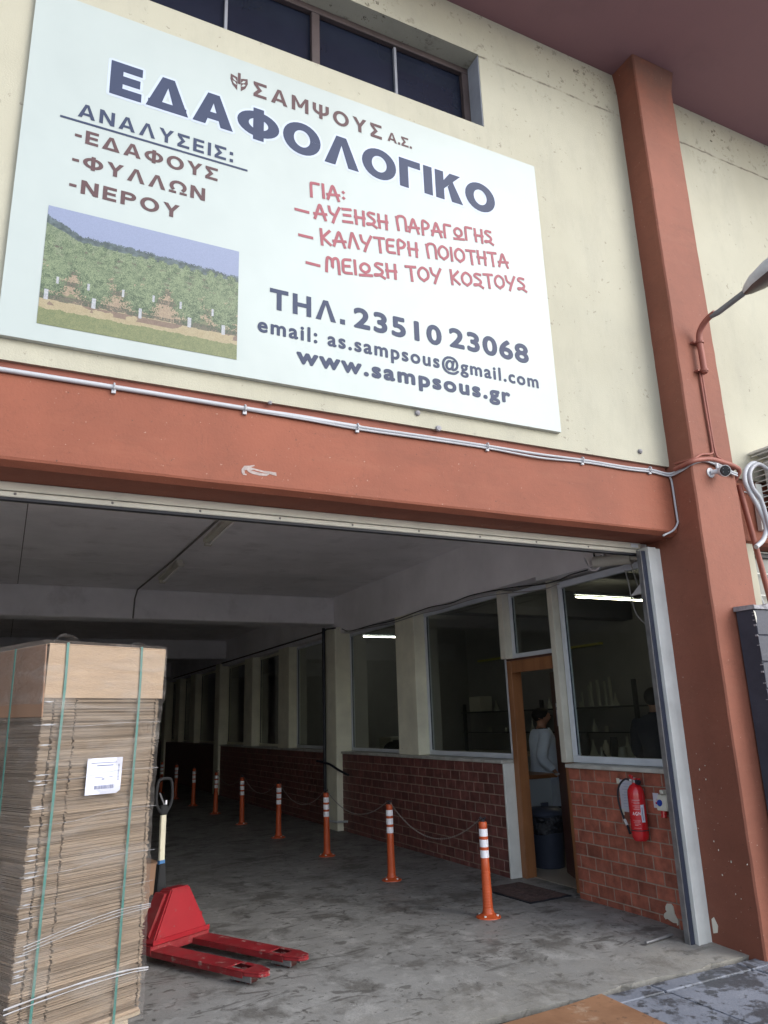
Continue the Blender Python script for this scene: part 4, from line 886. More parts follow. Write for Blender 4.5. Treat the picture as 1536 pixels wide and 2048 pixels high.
for i in range(5):
    mb = MB(); n = 96; sag = [.26, .20, .24, .22, .2][i]; A = Vector((BXc, BY[i]+.028, .775)); B = Vector((BXc, BY[i+1]-.028, .775))
    for q in range(n):
        t = (q+.5)/n; P = A.lerp(B, t); P.z -= sag*4*t*(1-t); t2 = t+.01; Q = A.lerp(B, t2); Q.z -= sag*4*t2*(1-t2); d = (Q-P).normalized()
        w = Vector((1, 0, 0)); u = d.cross(w); 
        if q % 2: u, w = w, u
        for v in range(1): 
            mb.tube([P+d*math.cos(a)*.0125+u*math.sin(a)*.0065 for a in np.linspace(0, 2*math.pi, 7)[:-1]], .0021, 3, closed=True)
    tag(mb.build('chain', 'chain_metal'), ['thin chain sagging between the nearest bollard and the second one', 'thin chain sagging between the second and third bollards', 'faint chain between the third and fourth bollards', 'faint chain between the fourth and fifth bollards', 'dark chain between the fifth and sixth bollards'][i], 'chain', 'chains between the bollards')

# ================= doormat, floor channel =================
dm = thing('door_mat', 'worn brown doormat on the concrete before the wooden doorway', 'mat', (4.62, 6.42, 0), R_(3))
mb = MB(); n = 14
for j in range(n+1):
    for i in range(n+1): mb.v.append((-.23+.46*i/n+random.uniform(-.003, .003), -.36+.72*j/n+random.uniform(-.003, .003), .012+.003*math.sin(i*1.1)+random.uniform(-.001, .001)))
mb.f = [(j*(n+1)+i, j*(n+1)+i+1, (j+1)*(n+1)+i+1, (j+1)*(n+1)+i) for j in range(n) for i in range(n)]; mb.mi = [0]*len(mb.f); mb.build('pile', 'mat_brown', dm)
MB().box(-.245, .245, -.375, .375, .001, .0085).build('rubber_backing', 'rubber_black', dm)
q0, q1 = on(2, -.02, 1345, 1888), on(2, -.02, 1378, 1866)
tag(MB().tube([(4.40, 4.66, -.012), (4.71, 4.70, -.008)], .011, 8).build('floor_rail', 'steel_grey'), 'short grey metal bar lying by the foot of the guide rail', 'bar')

# ================= pallet truck =================
fd = Vector((.47, -.88)).normalized(); rz = math.atan2(fd.y, fd.x)
PJ = thing('pallet_truck', 'red hand pallet truck with lowered forks beside the cardboard stack', 'pallet truck', (1.345, 6.28, 0), rz)
# local +x runs along the forks
def fork(s):
    y0, y1 = s*.19-.08, s*.19+.08; L = 1.10; cy = (y0+y1)/2
    out = [(0, y0), (L-.13, y0), (L-.03, y0+.035), (L, cy-.02), (L, cy+.02), (L-.03, y1-.035), (L-.13, y1), (0, y1)]
    h = [(.80, cy-.045), (.93, cy-.045), (.93, cy+.045), (.80, cy+.045)]
    bm = bmesh.new()
    ov = [bm.verts.new((a, b, .088 if a < .9 else .088-.018*(a-.9)/.2)) for a, b in out]; hv = [bm.verts.new((a, b, .088)) for a, b in h]
    # top plate with an opening
    xs = [0, .80, .93]; 
    bm.free()
    mb = MB(); zt, zb = .088, .080
    mb.box(0, .80, y0, y1, zb, zt); mb.box(.80, .93, y0, cy-.045, zb, zt-.0002); mb.box(.80, .93, cy+.045, y1, zb, zt-.0002)
    mb.prism([(.93, y0), (L-.13, y0), (L-.03, y0+.03), (L, cy-.02), (L, cy+.02), (L-.03, y1-.03), (L-.13, y1), (.93, y1)], zb-.001, zt, 'xy')
    mb.box(0, .95, y0, y0+.006, .045, zb-.0005); mb.box(0, .95, y1-.006, y1, .045, zb-.0005)
    mb.prism([(.95, y0+.001), (L-.13, y0+.001), (L-.03, y0+.031), (L, cy-.02), (L, cy+.02), (L-.03, y1-.031), (L-.13, y1-.001), (.95, y1-.001)], .060, zb-.002, 'xy')
    return mb
for s in (-1, 1):
    fk = fork(s).build('fork', 'jack_red_worn', PJ, bevel=.0025)
    wh = MB().tube([(.865, s*.19-.035, .0375), (.865, s*.19+.035, .0375)], .0370, 18).tube([(.955, s*.19-.03, .030), (.955, s*.19+.03, .030)], .029, 14).build('load_wheel', 'wheel_brown', PJ, smooth=True)
    MB().tube([(.865, s*.19-.048, .0375), (.865, s*.19+.048, .0375)], .014, 10).tube([(.955, s*.19-.044, .030), (.955, s*.19+.044, .030)], .011, 10).build('axle', 'steel_grey', PJ)
    MB().box(.82, 1.0, s*.19-.052, s*.19-.046, .018, .062).box(.82, 1.0, s*.19+.046, s*.19+.052, .018, .062).build('wheel_fork', 'steel_grey', PJ)
# torsion box across the back, and the tall triangular hood
MB().box(-.16, .03, -.275, .275, .05, .115).build('cross_box', 'jack_red_worn', PJ, bevel=.006)
hood = MB()
fx, bx = .035, -.145
yb, yt = .262, .085; zb, zt = .116, .455
hood.add([(fx, -yb, zb), (fx, yb, zb), (fx-.03, yt, zt), (fx-.03, -yt, zt), (bx, -yb, zb), (bx, yb, zb), (bx+.02, yt, zt-.01), (bx+.02, -yt, zt-.01)], [(0, 1, 2, 3), (0, 3, 7, 4), (1, 5, 6, 2), (3, 2, 6, 7), (4, 5, 1, 0), (4, 7, 6, 5)])
hood.build('hood', 'jack_red', PJ, bevel=.010, seg=2)
MB().box(.037, .043, -.265, .265, .116, .15).build('hood_lip', 'jack_red', PJ, bevel=.002)
MB().prism([(-.235, .135), (-.10, .425), (-.125, .425), (-.255, .17)], -.140, -.03, 'yz').build('scuffed_side_plate', 'jack_red_worn', PJ)
MB().lathe([(.03, 0), (.03, .07), (.02, .075)], 14, c=(-.06, .235, .16)).build('pivot', 'jack_red', PJ, smooth=True)
MB().lathe([(.045, .10), (.05, .14), (.05, .26), (.035, .30), (.03, .38)], 16, c=(-.235, 0, 0)).build('pump', 'steel_grey', PJ, smooth=True)
MB().tube([(-.235, -.075, .09), (-.235, -.03, .09)], .09, 20).tube([(-.235, .03, .09), (-.235, .075, .09)], .09, 20).build('steer_wheel', 'rubber_black', PJ, smooth=True)
MB().tube([(-.235, -.08, .09), (-.235, .08, .09)], .02, 10).build('hub', 'steel_grey', PJ)
MB().box(-.30, -.17, -.06, .06, .28, .38).box(-.285, -.2, -.08, .08, .20, .27).build('pump_head', 'steel_grey', PJ, bevel=.012, seg=2)
HB = Vector((-.235, 0, .33)); HT = Vector((-.235, 0, 1.2))
MB().prism([(-.05, .33), (.05, .33), (.028, .60), (-.028, .60)], -.265, -.215, 'yz').build('handle_foot', 'jack_black', PJ, bevel=.006)
MB().box(-.25, -.225, -.024, .024, .60, .97).build('handle_shaft', 'jack_cream', PJ, bevel=.004)
MB().box(-.252, -.223, -.026, .026, .585, .625).build('blue_mark', 'ac_blue', PJ)
lp_pts = smoothpath([(-.235, 0, .965), (-.235, -.05, 1.0), (-.235, -.078, 1.07), (-.235, -.07, 1.19), (-.235, -.04, 1.225), (-.235, .04, 1.225), (-.235, .07, 1.19), (-.235, .078, 1.07), (-.235, .05, 1.0), (-.235, 0, .965)], 4)
MB().tube(lp_pts, .0125, 10).build('handle_loop', 'jack_black', PJ, smooth=True)
MB().box(-.255, -.215, -.035, .035, .955, 1.03).build('handle_boss', 'jack_black', PJ, bevel=.01); MB().tube([(-.235, .01, 1.02), (-.255, -.03, 1.12)], .007, 6).build('release_lever', 'steel_grey', PJ)
MB().box(-.257, -.253, .03, .045, 1.0, 1.06).build('red_white_sticker', 'bollard_white', PJ)
# ================= cartons behind the stack =================
cb = thing('cardboard_box', 'brown cardboard carton on the floor behind the pallet truck handle', 'box', (1.03, 7.35, 0), R_(12))
MB().box(-.3, .28, -.25, .25, .002, .50).build('carton', 'carton_and_shaded_flap', cb, bevel=.006); MB().box(-.3, .28, -.252, .0, .502, .506).box(-.3, .28, .004, .25, .5025, .507).build('flap', 'carton_and_shaded_flap', cb)

# ================= pallet of flattened cardboard =================
CS = thing('cardboard_stack', 'tall shrink-wrapped pallet of flattened cardboard with green straps, left in the passage mouth', 'cardboard stack', (.845, 4.85, 0), R_(25))
CWd, CD = .755, 1.15                                 # local x runs left (negative), local y into the passage
def left(z): return -.755-.004 + (.05 if z > 1.75 else .05*(z-.14)/1.65)
def right(z): return -.006+.03*max(0, (z-1.2)/.6)
sheets = []
z = .150; idx = 0
th = .0172
mm = []
for v in range(7):
    mb = MB(); x = 0; zz = 0
    lay = random.choice((3, 4, 4)); hh = th/lay
    for l_ in range(lay):
        j = [random.uniform(-.007, .007) for _ in range(6)]
        for (a, b, dy) in ((-1.0, -.922, .004), (-.910, -.745, 0), (-.735, -.036 if l_ % 2 else -.040, 0)):
            mb.box(a*.755+j[0], b*.755, j[1]+dy*random.random(), CD+j[2], l_*hh+.0004, (l_+1)*hh-random.choice((.0006, .0012, .002)))
        mb.box(-.03*.755+.004, j[3], j[4]+.003, CD+j[5], l_*hh+.0004, (l_+1)*hh-.001)
    mm.append(mb.mesh('cardboard_sheet', 'cardboard_edge'))
while z < 1.795:
    o = link('cardboard_sheet', random.choice(mm), CS, (right(z)+random.uniform(-.003, .003), random.uniform(-.005, .005), z), (0, random.uniform(-.002, .002), random.uniform(-.003, .003)))
    o.scale = ((right(z)-left(z))/.755, 1, 1); z += th; idx += 1
# lid
def sheetgrid(fn, nu, nv, name, m_, parent, th=0):
    mb = MB()
    for j in range(nv+1):
        for i in range(nu+1): mb.v.append(fn(i/nu, j/nv))
    mb.f = [(j*(nu+1)+i, j*(nu+1)+i+1, (j+1)*(nu+1)+i+1, (j+1)*(nu+1)+i) for j in range(nv) for i in range(nu)]; mb.mi = [0]*len(mb.f); return mb.build(name, m_, parent, smooth=True)
ld = MB()
ld.prism([(-.715, 1.800), (.036, 1.797), (.050, 2.092), (-.706, 2.088)], -.014, -.007, 'xz')
ld.add([(-.706, -.010, 2.088), (.050, -.010, 2.092), (.045, CD+.02, 2.088), (-.72, CD+.02, 2.075), (-.706, -.010, 2.096), (.050, -.010, 2.100), (.045, CD+.02, 2.096), (-.72, CD+.02, 2.083)], [(0, 3, 2, 1), (4, 5, 6, 7), (0, 1, 5, 4), (1, 2, 6, 5), (2, 3, 7, 6), (3, 0, 4, 7)])
fl = MB().prism([(-.03, 1.70), (-.012, 2.086), (CD+.02, 2.073), (CD+.02, 1.72)], -.728, -.720, 'yz'); fl.build('side_flap', 'carton_and_shaded_flap', CS, bevel=.002)  # flap coloured darker than the lid to stand for shade on this side
ld.prism([(-.005, 1.797), (-.005, 2.086), (CD, 2.086), (CD, 1.797)], .040, .046, 'yz')
ld.build('cardboard_lid', 'cardboard_lid', CS, bevel=.002)
MB().box(-.70, .03, .0, CD, 1.797, 2.08).build('filling', 'cardboard_edge', CS)
# side flap face, uneven
# straps
def strap(xa, xb):
    pts = [(xa, -.0225, 2.103), (xa-.001, -.0235, 1.80), ((xa+xb)/2, -.0215, 1.0), (xb, -.0215, .10)]
    mb = MB(); w = .0075; vs = []
    P = smoothpath(pts, 8)
    for p in P: vs += [(p.x-w, p.y, p.z), (p.x+w, p.y, p.z), (p.x+w, p.y+.0015, p.z), (p.x-w, p.y+.0015, p.z)]
    mb.add(vs, [(4*i+k, 4*i+(k+1) % 4, 4*i+4+(k+1) % 4, 4*i+4+k) for i in range(len(P)-1) for k in range(4)])
    mb.add([(xa-w, -.022, 2.102), (xa+w, -.022, 2.102), (xa+w, CD+.03, 2.100), (xa-w, CD+.03, 2.100)], [(0, 1, 2, 3)])
    mb.build('green_strap', 'strap_green', CS)
strap(-.606, -.648); strap(-.130, -.180)
for yy_ in (.25, .85):
    MB().box(-.768, -.7655, yy_-.007, yy_+.007, .1, 2.08).build('green_strap', 'strap_green', CS)
# delivery note
def note(M_, parent, w=.222, h=.192):
    nb = MB().prism([(0, 0), (w-.03, -.001), (w-.006, .015), (w, h), (.003, h)], -.0008, 0, 'xz'); nb.v = [M_ @ Vector(p) for p in nb.v]; o = nb.build('delivery_note', 'paper_white', parent)
    pb = MB(); lb = MB()
    def r(b, x0, x1, z0, z1): b.box(x0*w, x1*w, -.0016, -.0010, z0*h, z1*h)
    r(pb, .12, .84, .855, .875); r(pb, .28, .74, .775, .805); r(lb, .24, .74, .705, .72)
    for x0, x1 in ((.12, .26), (.38, .62), (.68, .84)): r(lb, x0, x1, .60, .612)
    for x0, x1 in ((.24, .46), (.64, .74)): r(pb, x0, x1, .455, .47)
    r(lb, .1, .86, .53, .536); r(lb, .1, .86, .38, .385); r(pb, .43, .51, .395, .43)
    x = .24
    while x < .78:
        ww = random.choice((.006, .012, .018)); r(pb, x, x+ww, .14, .24); x += ww+random.choice((.006, .012))
    z = .36
    while z < .80: ww = random.choice((.01, .02)); r(pb, .87, .92, z, z+ww); z += ww+.016
    r(lb, .27, .42, .09, .105)
    for b, m_ in ((pb, 'paper_print'), (lb, 'paper_print_light')): b.v = [M_ @ Vector(p) for p in b.v]; stuff(b.build('print', m_, o))
note(Matrix.Translation((-.445, -.0275, 1.28)) @ Matrix.Rotation(R_(0.5), 4, 'Y'), CS)
note(Matrix.Translation((-.772, .60, 1.27)) @ Matrix.Rotation(R_(-90), 4, 'Z'), CS)
# pallet
pt = MB()
for x in (-.70, -.42, -.12): pt.box(x-.045, x+.045+.0, .0, CD-.02, .022, .10)
for y in (-.0, .28, .56, .84, 1.05): pt.box(-.75, -.0, y, y+.09, .1015, .122)
for y in (0, .5, 1.04): pt.box(-.75, 0, y+.001, y+.09, .0, .0205)
pt.build('pallet', 'pallet_wood', CS, bevel=.003)
MB().box(-.765, -.005, -.004, CD, .1235, .130).prism([(-.765, -.01), (-.02, -.012), (-.01, .02), (-.765, .02)], .131, .146, 'xy').build('base_sheet', 'cardboard_lid', CS, bevel=.002)
# film shell with wrinkles, and twisted ropes of film
def filmring(z, q):
    l, r = left(z)-.010, right(z)+.006
    if z > 1.79: l, r = -.738, .0505
    if z > 1.5 and z <= 1.79: l = min(l, left(z)-.010)
    f, b = -.0255, CD+.03
    cs = [(l, f), (r, f), (r, b), (l, b)]; L = [r-l, b-f, r-l, b-f]; n = [30, 36, 30, 36]; out = []
    for s in range(4):
        (x0, y0), (x1, y1) = cs[s], cs[(s+1) % 4]
        for i in range(n[s]): t = i/n[s]; out.append((x0+(x1-x0)*t, y0+(y1-y0)*t))
    return out
mb = MB(); zs = np.linspace(.09, 2.112, 64); nr = 132
for j, z in enumerate(zs):
    for i, (x, y) in enumerate(filmring(z, 0)):
        w = .0035*math.sin(z*37+i*.23)+.003*math.sin(z*13-i*.5)+random.uniform(-.0012, .0012); cx_, cy_ = x+.36, y-CD/2; d = math.hypot(cx_, cy_)
        k_ = 1+max(-.002, w)/d; mb.v.append((cx_*k_-.36, cy_*k_+CD/2, z))
mb.f = [(j*nr+i, j*nr+(i+1) % nr, (j+1)*nr+(i+1) % nr, (j+1)*nr+i) for j in range(len(zs)-1) for i in range(nr)]
n0 = (len(zs)-1)*nr; mb.v.append((-.34, CD/2, 2.118)); mb.f += [(n0+i, n0+(i+1) % nr, len(mb.v)-1) for i in range(nr)]; mb.mi = [0]*len(mb.f)
mb.build('stretch_film', 'stretch_film', CS, smooth=True)
def rope(pts, r): 
    P = smoothpath(pts, 8); mb = MB().tube(P, [r*(1+.25*math.sin(i*.9)) for i in range(len(P))], 6); mb.v = [(x, -.032+(y+.032)*.35, z) for x, y, z in mb.v]; mb.build('film_rope', 'film_white', CS, smooth=True)
for dz, rr in ((0, .0045), (-.022, .0028)): rope([(-.79, -.032, .345+dz), (-.6, -.032, .355+dz), (-.35, -.032, .36+dz*.9), (-.12, -.032, .352+dz*.7), (.015, -.032, .335+dz*.5)], rr)
for dz, rr in ((0, .0018), (-.014, .0014), (-.03, .0014)): rope([(-.72, -.032, .60+dz), (-.45, -.032, .64+dz), (-.2, -.032, .665+dz), (.012, -.032, .66+dz*.6)], rr)
for z_, a in ((1.66, .0), (1.38, .02), (1.16, .03), (.92, .03), (.78, .0)): rope([(-.77, -.031, z_), (-.5, -.031, z_+a*.3-.012), (-.25, -.031, z_+a), (.02, -.031, z_+a*.8)], .0007)
for i in range(26):                                       # bright creases where the film bunches at the left corner
    z_ = random.uniform(.4, 1.78); lx = left(z_)-.014
    MB().prism([(lx, z_), (lx+.03, z_+.004), (lx+random.uniform(.04, .10), z_+.001), (lx+.03, z_-.0035)], -.0315, -.0305, 'xz').build('film_crease', 'film_white', CS)
for (x, h_) in ((-.60, .05), (-.14, .028)):
    mb = MB(); n = 14
    for j in range(7):
        for i in range(n+1):
            a = math.pi*i/n; R0 = (.075 if x < -.3 else .05)*(1-.06*j); mb.v.append((x+R0*math.cos(a)*(1+.1*math.sin(i*2.)), -.015+j*.012, 2.105+h_*math.sin(a)*(1-.1*abs(j-3))+random.uniform(-.004, .004)))
    mb.f = [(j*(n+1)+i, j*(n+1)+i+1, (j+1)*(n+1)+i+1, (j+1)*(n+1)+i) for j in range(6) for i in range(n)]; mb.mi = [0]*len(mb.f); mb.build('film_tuft', 'stretch_film', CS, smooth=True)

# ================= things on the near brick wall =================
EX = thing('fire_extinguisher', 'red fire extinguisher with black hose hanging on the brick wall', 'fire extinguisher', (4.815, 5.02, .60))
MB().lathe([(.001, .0), (.05, .004), (.066, .025), (.070, .05), (.070, .36), (.066, .395), (.045, .43), (.022, .445), (.022, .455)], 32, cap=False).build('cylinder', 'extinguisher_red', EX, smooth=True)
MB().lathe([(.0705, .082), (.0715, .084), (.0715, .088), (.0705, .09)], 32, cap=False).build('hose_band', 'rubber_black', EX)
MB().lathe([(.020, .452), (.020, .475), (.013, .48), (.013, .492)], 14).build('valve', 'steel_grey', EX, smooth=True)
MB().box(-.014, .014, -.06, .012, .478, .488).prism([(.012, .478), (.02, .50), (.045, .515), (.05, .505), (.012, .475)], -.012, .012, 'yz').build('lever', 'extinguisher_red', EX, bevel=.002)
MB().tube([(-.01, -.035, .462), (-.012, -.062, .458)], .021, 14).build('gauge', 'rubber_black', EX, smooth=True)
MB().tube([(0, .01, .468), (-.005, .045, .47)], .012, 10).build('outlet', 'cctv_white', EX)
hp = smoothpath([(-.005, .045, .47), (-.01, .10, .475), (-.01, .175, .42), (-.01, .205, .33), (-.01, .185, .22), (-.015, .135, .125), (-.03, .092, .09)], 6)
MB().tube(hp, .0085, 8).build('hose', 'rubber_black', EX, smooth=True)
MB().tube([hp[-9], hp[-5]], .0115, 8).build('nozzle_collar', 'cctv_white', EX); MB().tube([hp[-5], (-.05, .065, .055)], .010, 8).build('nozzle', 'rubber_black', EX)
MB().box(.03, .079, -.02, .02, .36, .40).build('wall_bracket', 'steel_grey', EX)
def wrap(z, a0, a1, h, m_, r=.0712, n=12, name='label_print'):
    mb = MB(); vs = []
    for i in range(n+1): a = a0+(a1-a0)*i/n; vs += [(r*math.cos(a), r*math.sin(a), z), (r*math.cos(a), r*math.sin(a), z+h)]
    mb.add(vs, [(2*i, 2*i+2, 2*i+3, 2*i+1) for i in range(n)]); mb.build(name, m_, EX)
fa = math.radians(214)                                     # side turned to the camera
for z, a, b, h in ((.318, -.55, .35, .006), (.305, -.5, .4, .003), (.296, -.5, .2, .003), (.275, -.5, .3, .004), (.262, -.52, .1, .003), (.250, -.48, .25, .004), (.165, -.4, .45, .003), (.155, -.45, .3, .003), (.146, -.3, .4, .003), (.136, -.4, .3, .003), (.126, -.1, .3, .005), (.105, -.4, .4, .003)):
    wrap(z, fa-b, fa-a, h, 'wear_pink' if 'wear_pink' in MATS else MATS and mat('wear_pink', (.55, .25, .27), .4, .05, 9, 0).name)
v, f = text_verts('AGN', 0, 1.25); ax, bx = min(p[0] for p in v), max(p[0] for p in v); az, bz = min(p[1] for p in v), max(p[1] for p in v); vv = []
for p in v: a = fa-.42+(p[0]-ax)/(bx-ax)*.92; vv.append((.0714*math.cos(a), .0714*math.sin(a), .205+(p[1]-az)/(bz-az)*.026))
# letters run from left to right for someone facing the cylinder
MB().add(vv, f).build('lettering', 'bollard_white', EX)
wrap(.15, fa+.55, fa+.98, .135, 'paper_white', .0722, name='inspection_tag'); wrap(.165, fa+.66, fa+.76, .10, 'paper_print', .0728, 3, name='tag_print')
nt = thing('paper_notice', 'white paper notice taped to the bricks behind the extinguisher hose', 'notice', (4.893, 5.19, .80))
MB().box(-.0012, 0, -.09, .10, 0, .26).build('sheet', 'paper_white', nt)
for i in range(9): MB().box(-.002, -.0014, -.07+random.uniform(0, .02), .08-random.uniform(0, .04), .225-i*.023, .231-i*.023).build('print_line', 'paper_print_light', nt)
MB().box(-.0025, -.0016, .09, .125, .225, .27).build('tape', 'offwhite_paint', nt); MB().box(-.0025, -.0016, .07, .10, -.03, .02).build('tape', 'offwhite_paint', nt)
n2 = thing('inspection_card', 'small white card with red marks between extinguisher and socket', 'card', (4.890, 4.875, .86)); MB().box(-.0012, 0, -.03, .032, 0, .115).build('card', 'paper_white', n2); MB().box(-.002, -.0014, -.02, .01, .03, .045).box(-.002, -.0014, -.02, -.008, .045, .07).build('red_mark', 'extinguisher_red', n2)
sk = thing('socket_box', 'white wall socket box with blue round plug cover beside the extinguisher', 'socket', (4.89, 4.755, .845))
MB().prism([(0, .0), (-.075, .01), (-.055, .12), (0, .14)], -.055, .055, 'xz').build('casing', 'socket_white', sk, bevel=.006, seg=2)
MB().box(-.06, -.0, -.018, .018, .135, .165).build('cable_gland', 'socket_white', sk, bevel=.004)
MB().lathe([(.001, .012), (.022, .012), (.026, .006), (.026, 0)], 20, M=Matrix.Translation((-.062, .022, .065)) @ Matrix.Rotation(R_(-80), 4, 'Y'), cap=False).build('plug_cover', 'socket_blue', sk, smooth=True)
MB().tube([(-.04, .012, .005), (-.045, .012, -.045)], .024, 16).build('red_socket', 'extinguisher_red', sk, smooth=True)

# ================= cables, motor and coil at the shutter corner =================
def cable(name, label, pts, r, m_, cat='cable', n=8, sm=6, grp=None):
    o = MB().tube(smoothpath(pts, sm) if sm else pts, r, n).build(name, m_, smooth=True); return tag(o, label, cat, grp)
A = lambda x, y, X=4.888: tuple(on(0, X, x, y))
cable('cable', 'thin dark cable clipped along the band above the windows', [A(1175, 1140), A(1140, 1150), A(1115, 1161), A(1075, 1170), A(1030, 1174), A(945, 1190), A(900, 1207), A(855, 1216), A(790, 1240), A(745, 1250), A(700, 1262), (4.885, 11.3, 3.08)], .007, 'cable_black')
cable('cable', 'second dark cable sagging slightly below the first above the windows', [A(1118, 1168), A(1080, 1180), A(1010, 1187), A(950, 1197), A(880, 1219), A(840, 1228), A(780, 1247), A(720, 1258), (4.885, 11.2, 3.02)], .0055, 'cable_grey')
cable('cable', 'dark cable run continuing past the cream pillar into the dark', [(4.79, 11.36, 3.1), (4.78, 11.7, 3.12), (4.885, 12.2, 3.12), (4.885, 18.8, 3.12), (4.885, 25, 3.12)], .014, 'cable_black', sm=0)
tm = thing('shutter_motor', 'white tubular motor bracket tucked in the shutter corner', 'motor', (4.80, 4.95, 2.93))
MB().tube([(.04, -.18, -.005), (-.08, .16, .02)], .05, 14).tube([(.04, -.18, -.005), (.075, -.30, -.02)], .02, 8).build('motor_tube', 'shutter_paint', tm, smooth=True)
MB().box(-.02, .04, -.06, -.03, -.03, .06).box(-.06, .0, .08, .10, -.03, .07).build('bracket', 'cable_grey', tm, bevel=.003)
MB().prism([(-.28, -.02), (-.22, -.02), (-.10, .09), (-.13, .11)], .04, .07, 'yz').build('arm', 'offwhite_paint', tm)
for i in range(6):
    a_ = i*.03; pts = []
    for q in range(15):
        t = q/14; a = math.pi*(1.0+.95*t)
        pts.append((4.84-.02*i, 5.22+.13*math.cos(a)-i*.018, 3.03+(.13+.008*i)*math.sin(a)-.0+.004*i))
    cable('cable', ['innermost', 'second', 'third', 'fourth', 'fifth', 'outermost'][i]+' loop of pale cable in the coil at the shutter corner', pts, .008, 'band_paint' if i % 2 else 'pipe_grey', sm=0, grp='looped cables at the shutter corner')
cable('cable', 'black upright cable beside the pale cable loops', [(4.87, 5.26, 3.14), (4.87, 5.26, 3.04), (4.87, 5.22, 2.96), (4.875, 5.2, 2.92)], .009, 'cable_black')
cable('cable', 'pale cable hanging in front of the window nearest the entrance', [A(1250, 1140, 4.86), A(1258, 1170, 4.86), A(1265, 1205, 4.86), A(1275, 1232, 4.86), A(1296, 1252, 4.86)], .005, 'cable_grey')
cable('cable', 'thinner pale cable hanging beside the shutter rail', [A(1262, 1128, 4.86), A(1272, 1160, 4.86), A(1284, 1195, 4.86), A(1293, 1215, 4.86)], .004, 'cable_grey')
c2 = thing('security_camera', 'white wedge shaped camera hanging inside behind the guide rail', 'camera', (4.86, 4.72, 2.60))
MB().prism([(.10, -.005), (-.06, .0), (-.08, .10), (-.05, .10)], -.04, .02, 'yz').build('body', 'cctv_white', c2, bevel=.004); MB().box(-.038, .018, -.03, .07, -.03, -.008).build('lens', 'glass_black', c2)
# pipes on the cream pillar
cable('downpipe', 'black downpipe standing against the far side of the cream pillar', [(4.76, 11.80, 3.15), (4.76, 11.80, .02)], .028, 'rubber_black', 'pipe', sm=0)
cable('pipe_stub', 'black hose stub across the cream pillar at waist height', [(4.66, 11.9, 1.02), (4.74, 11.6, .98), (4.78, 11.3, .90), (4.84, 11.05, .83)], .018, 'rubber_black', 'pipe')
cable('pipe_stub', 'short pale pipe at the foot of the cream pillar', [(4.74, 11.75, .13), (4.75, 11.36, .14), (4.88, 11.2, .15)], .016, 'pipe_grey', 'pipe', sm=0)

# ceiling lamps of the passage, unlit
for i, (y0, y1, lab) in enumerate(((6.95, 8.15, 'unlit batten lamp on the passage ceiling nearest the shutter'), (9.35, 10.6, 'unlit batten lamp on the passage ceiling by the downstand beam'))):
    t = thing('ceiling_lamp', lab, 'lamp', (1.85-.05*i, (y0+y1)/2, 3.60), 0, 'unlit batten lamps on the passage ceiling')
    L = (y1-y0)/2; MB().box(.0, .08, -L, L, 0, .049).build('housing', 'offwhite_paint', t, bevel=.004); MB().tube([(.07, -L+.05, -.02), (.07, L-.05, -.02)], .014, 8).build('tube', 'seam_light', t)
    for s in (-1, 1): MB().box(.02, .10, s*L-.03, s*L+.03, -.035, .0).build('end_cap', 'offwhite_paint', t, bevel=.004)
cable('conduit', 'dark conduit running along the passage ceiling and down the beam', [(1.80, 4.9, 3.635), (1.80, 7.2, 3.635), (1.76, 9.4, 3.635), (1.68, 11.62, 3.635), (1.65, 11.632, 3.5), (1.64, 11.632, 3.2)], .012, 'ceiling_conduit', 'conduit', sm=0)

# ================= conduits and fittings outside =================
yb = 4.266
P_ = lambda x, y, Y=4.262: tuple(on(1, Y, x, y))
cable('conduit', 'white plastic conduit clipped along the top of the terracotta beam', [(-2.6, yb, 3.553), (-.2, yb, 3.553), (.6, yb, 3.551), (1.2, yb, 3.546), (2.0, yb, 3.541)], .0145, 'bright_pvc', 'conduit', n=10, sm=0)
for dz, r, lab in ((.0, .0095, 'upper'), (-.019, .008, 'lower')):
    cable('cable', f'{lab} white cable of the pair running right along the beam', [(1.2, yb, 3.549+dz*.5), (1.6, yb-.004, 3.552+dz), (2.0, yb, 3.543+dz), (2.5, yb, 3.548+dz), (3.05, yb, 3.549+dz), (3.5, yb-.004, 3.545+dz*1.5), (3.95, yb, 3.556+dz), (4.4, yb, 3.553+dz), (4.68, yb, 3.562+dz), (4.86, 4.255, 3.548+dz), (4.885, 4.15, 3.56+dz), (4.93, 4.035, 3.60+dz), (5.06, 4.028, 3.628+dz), (5.2, 4.028, 3.60+dz), (5.33, 4.025, 3.555+dz), (5.40, 4.02, 3.54+dz)], r, 'bright_pvc', n=8)
for px_, py_ in ((228, 775), (490, 818), (715, 855), (975, 893), (1165, 921), (1300, 940)):
    q = on(1, 4.262, px_, py_); o = MB().tube([(q.x, 4.262+.019*math.sin(a), q.z+.006+.021*math.cos(a)) for a in np.linspace(0, 6.28, 9)[:-1]], .005, 6, closed=True).box(q.x-.012, q.x+.012, 4.262, 4.278, q.z-.034, q.z-.012).build('clip', 'bright_pvc')
    tag(o, {228: 'leftmost white clip holding the conduit', 490: 'white clip below the sign where the cable pair starts', 715: 'white clip near the middle of the beam', 975: 'white clip below the right half of the sign', 1165: 'white clip right of the sign edge', 1300: 'last white clip before the pillar'}[px_], 'clip', 'clips along the beam conduit')
cable('cable', 'white cable dropping down the end of the beam by the pillar', [(4.86, 4.262, 3.55), (4.885, 4.262, 3.48), (4.888, 4.262, 3.3), (4.89, 4.262, 3.16), (4.885, 4.262, 3.12), (4.84, 4.275, 3.06), (4.74, 4.30, 3.01)], .008, 'bright_pvc')
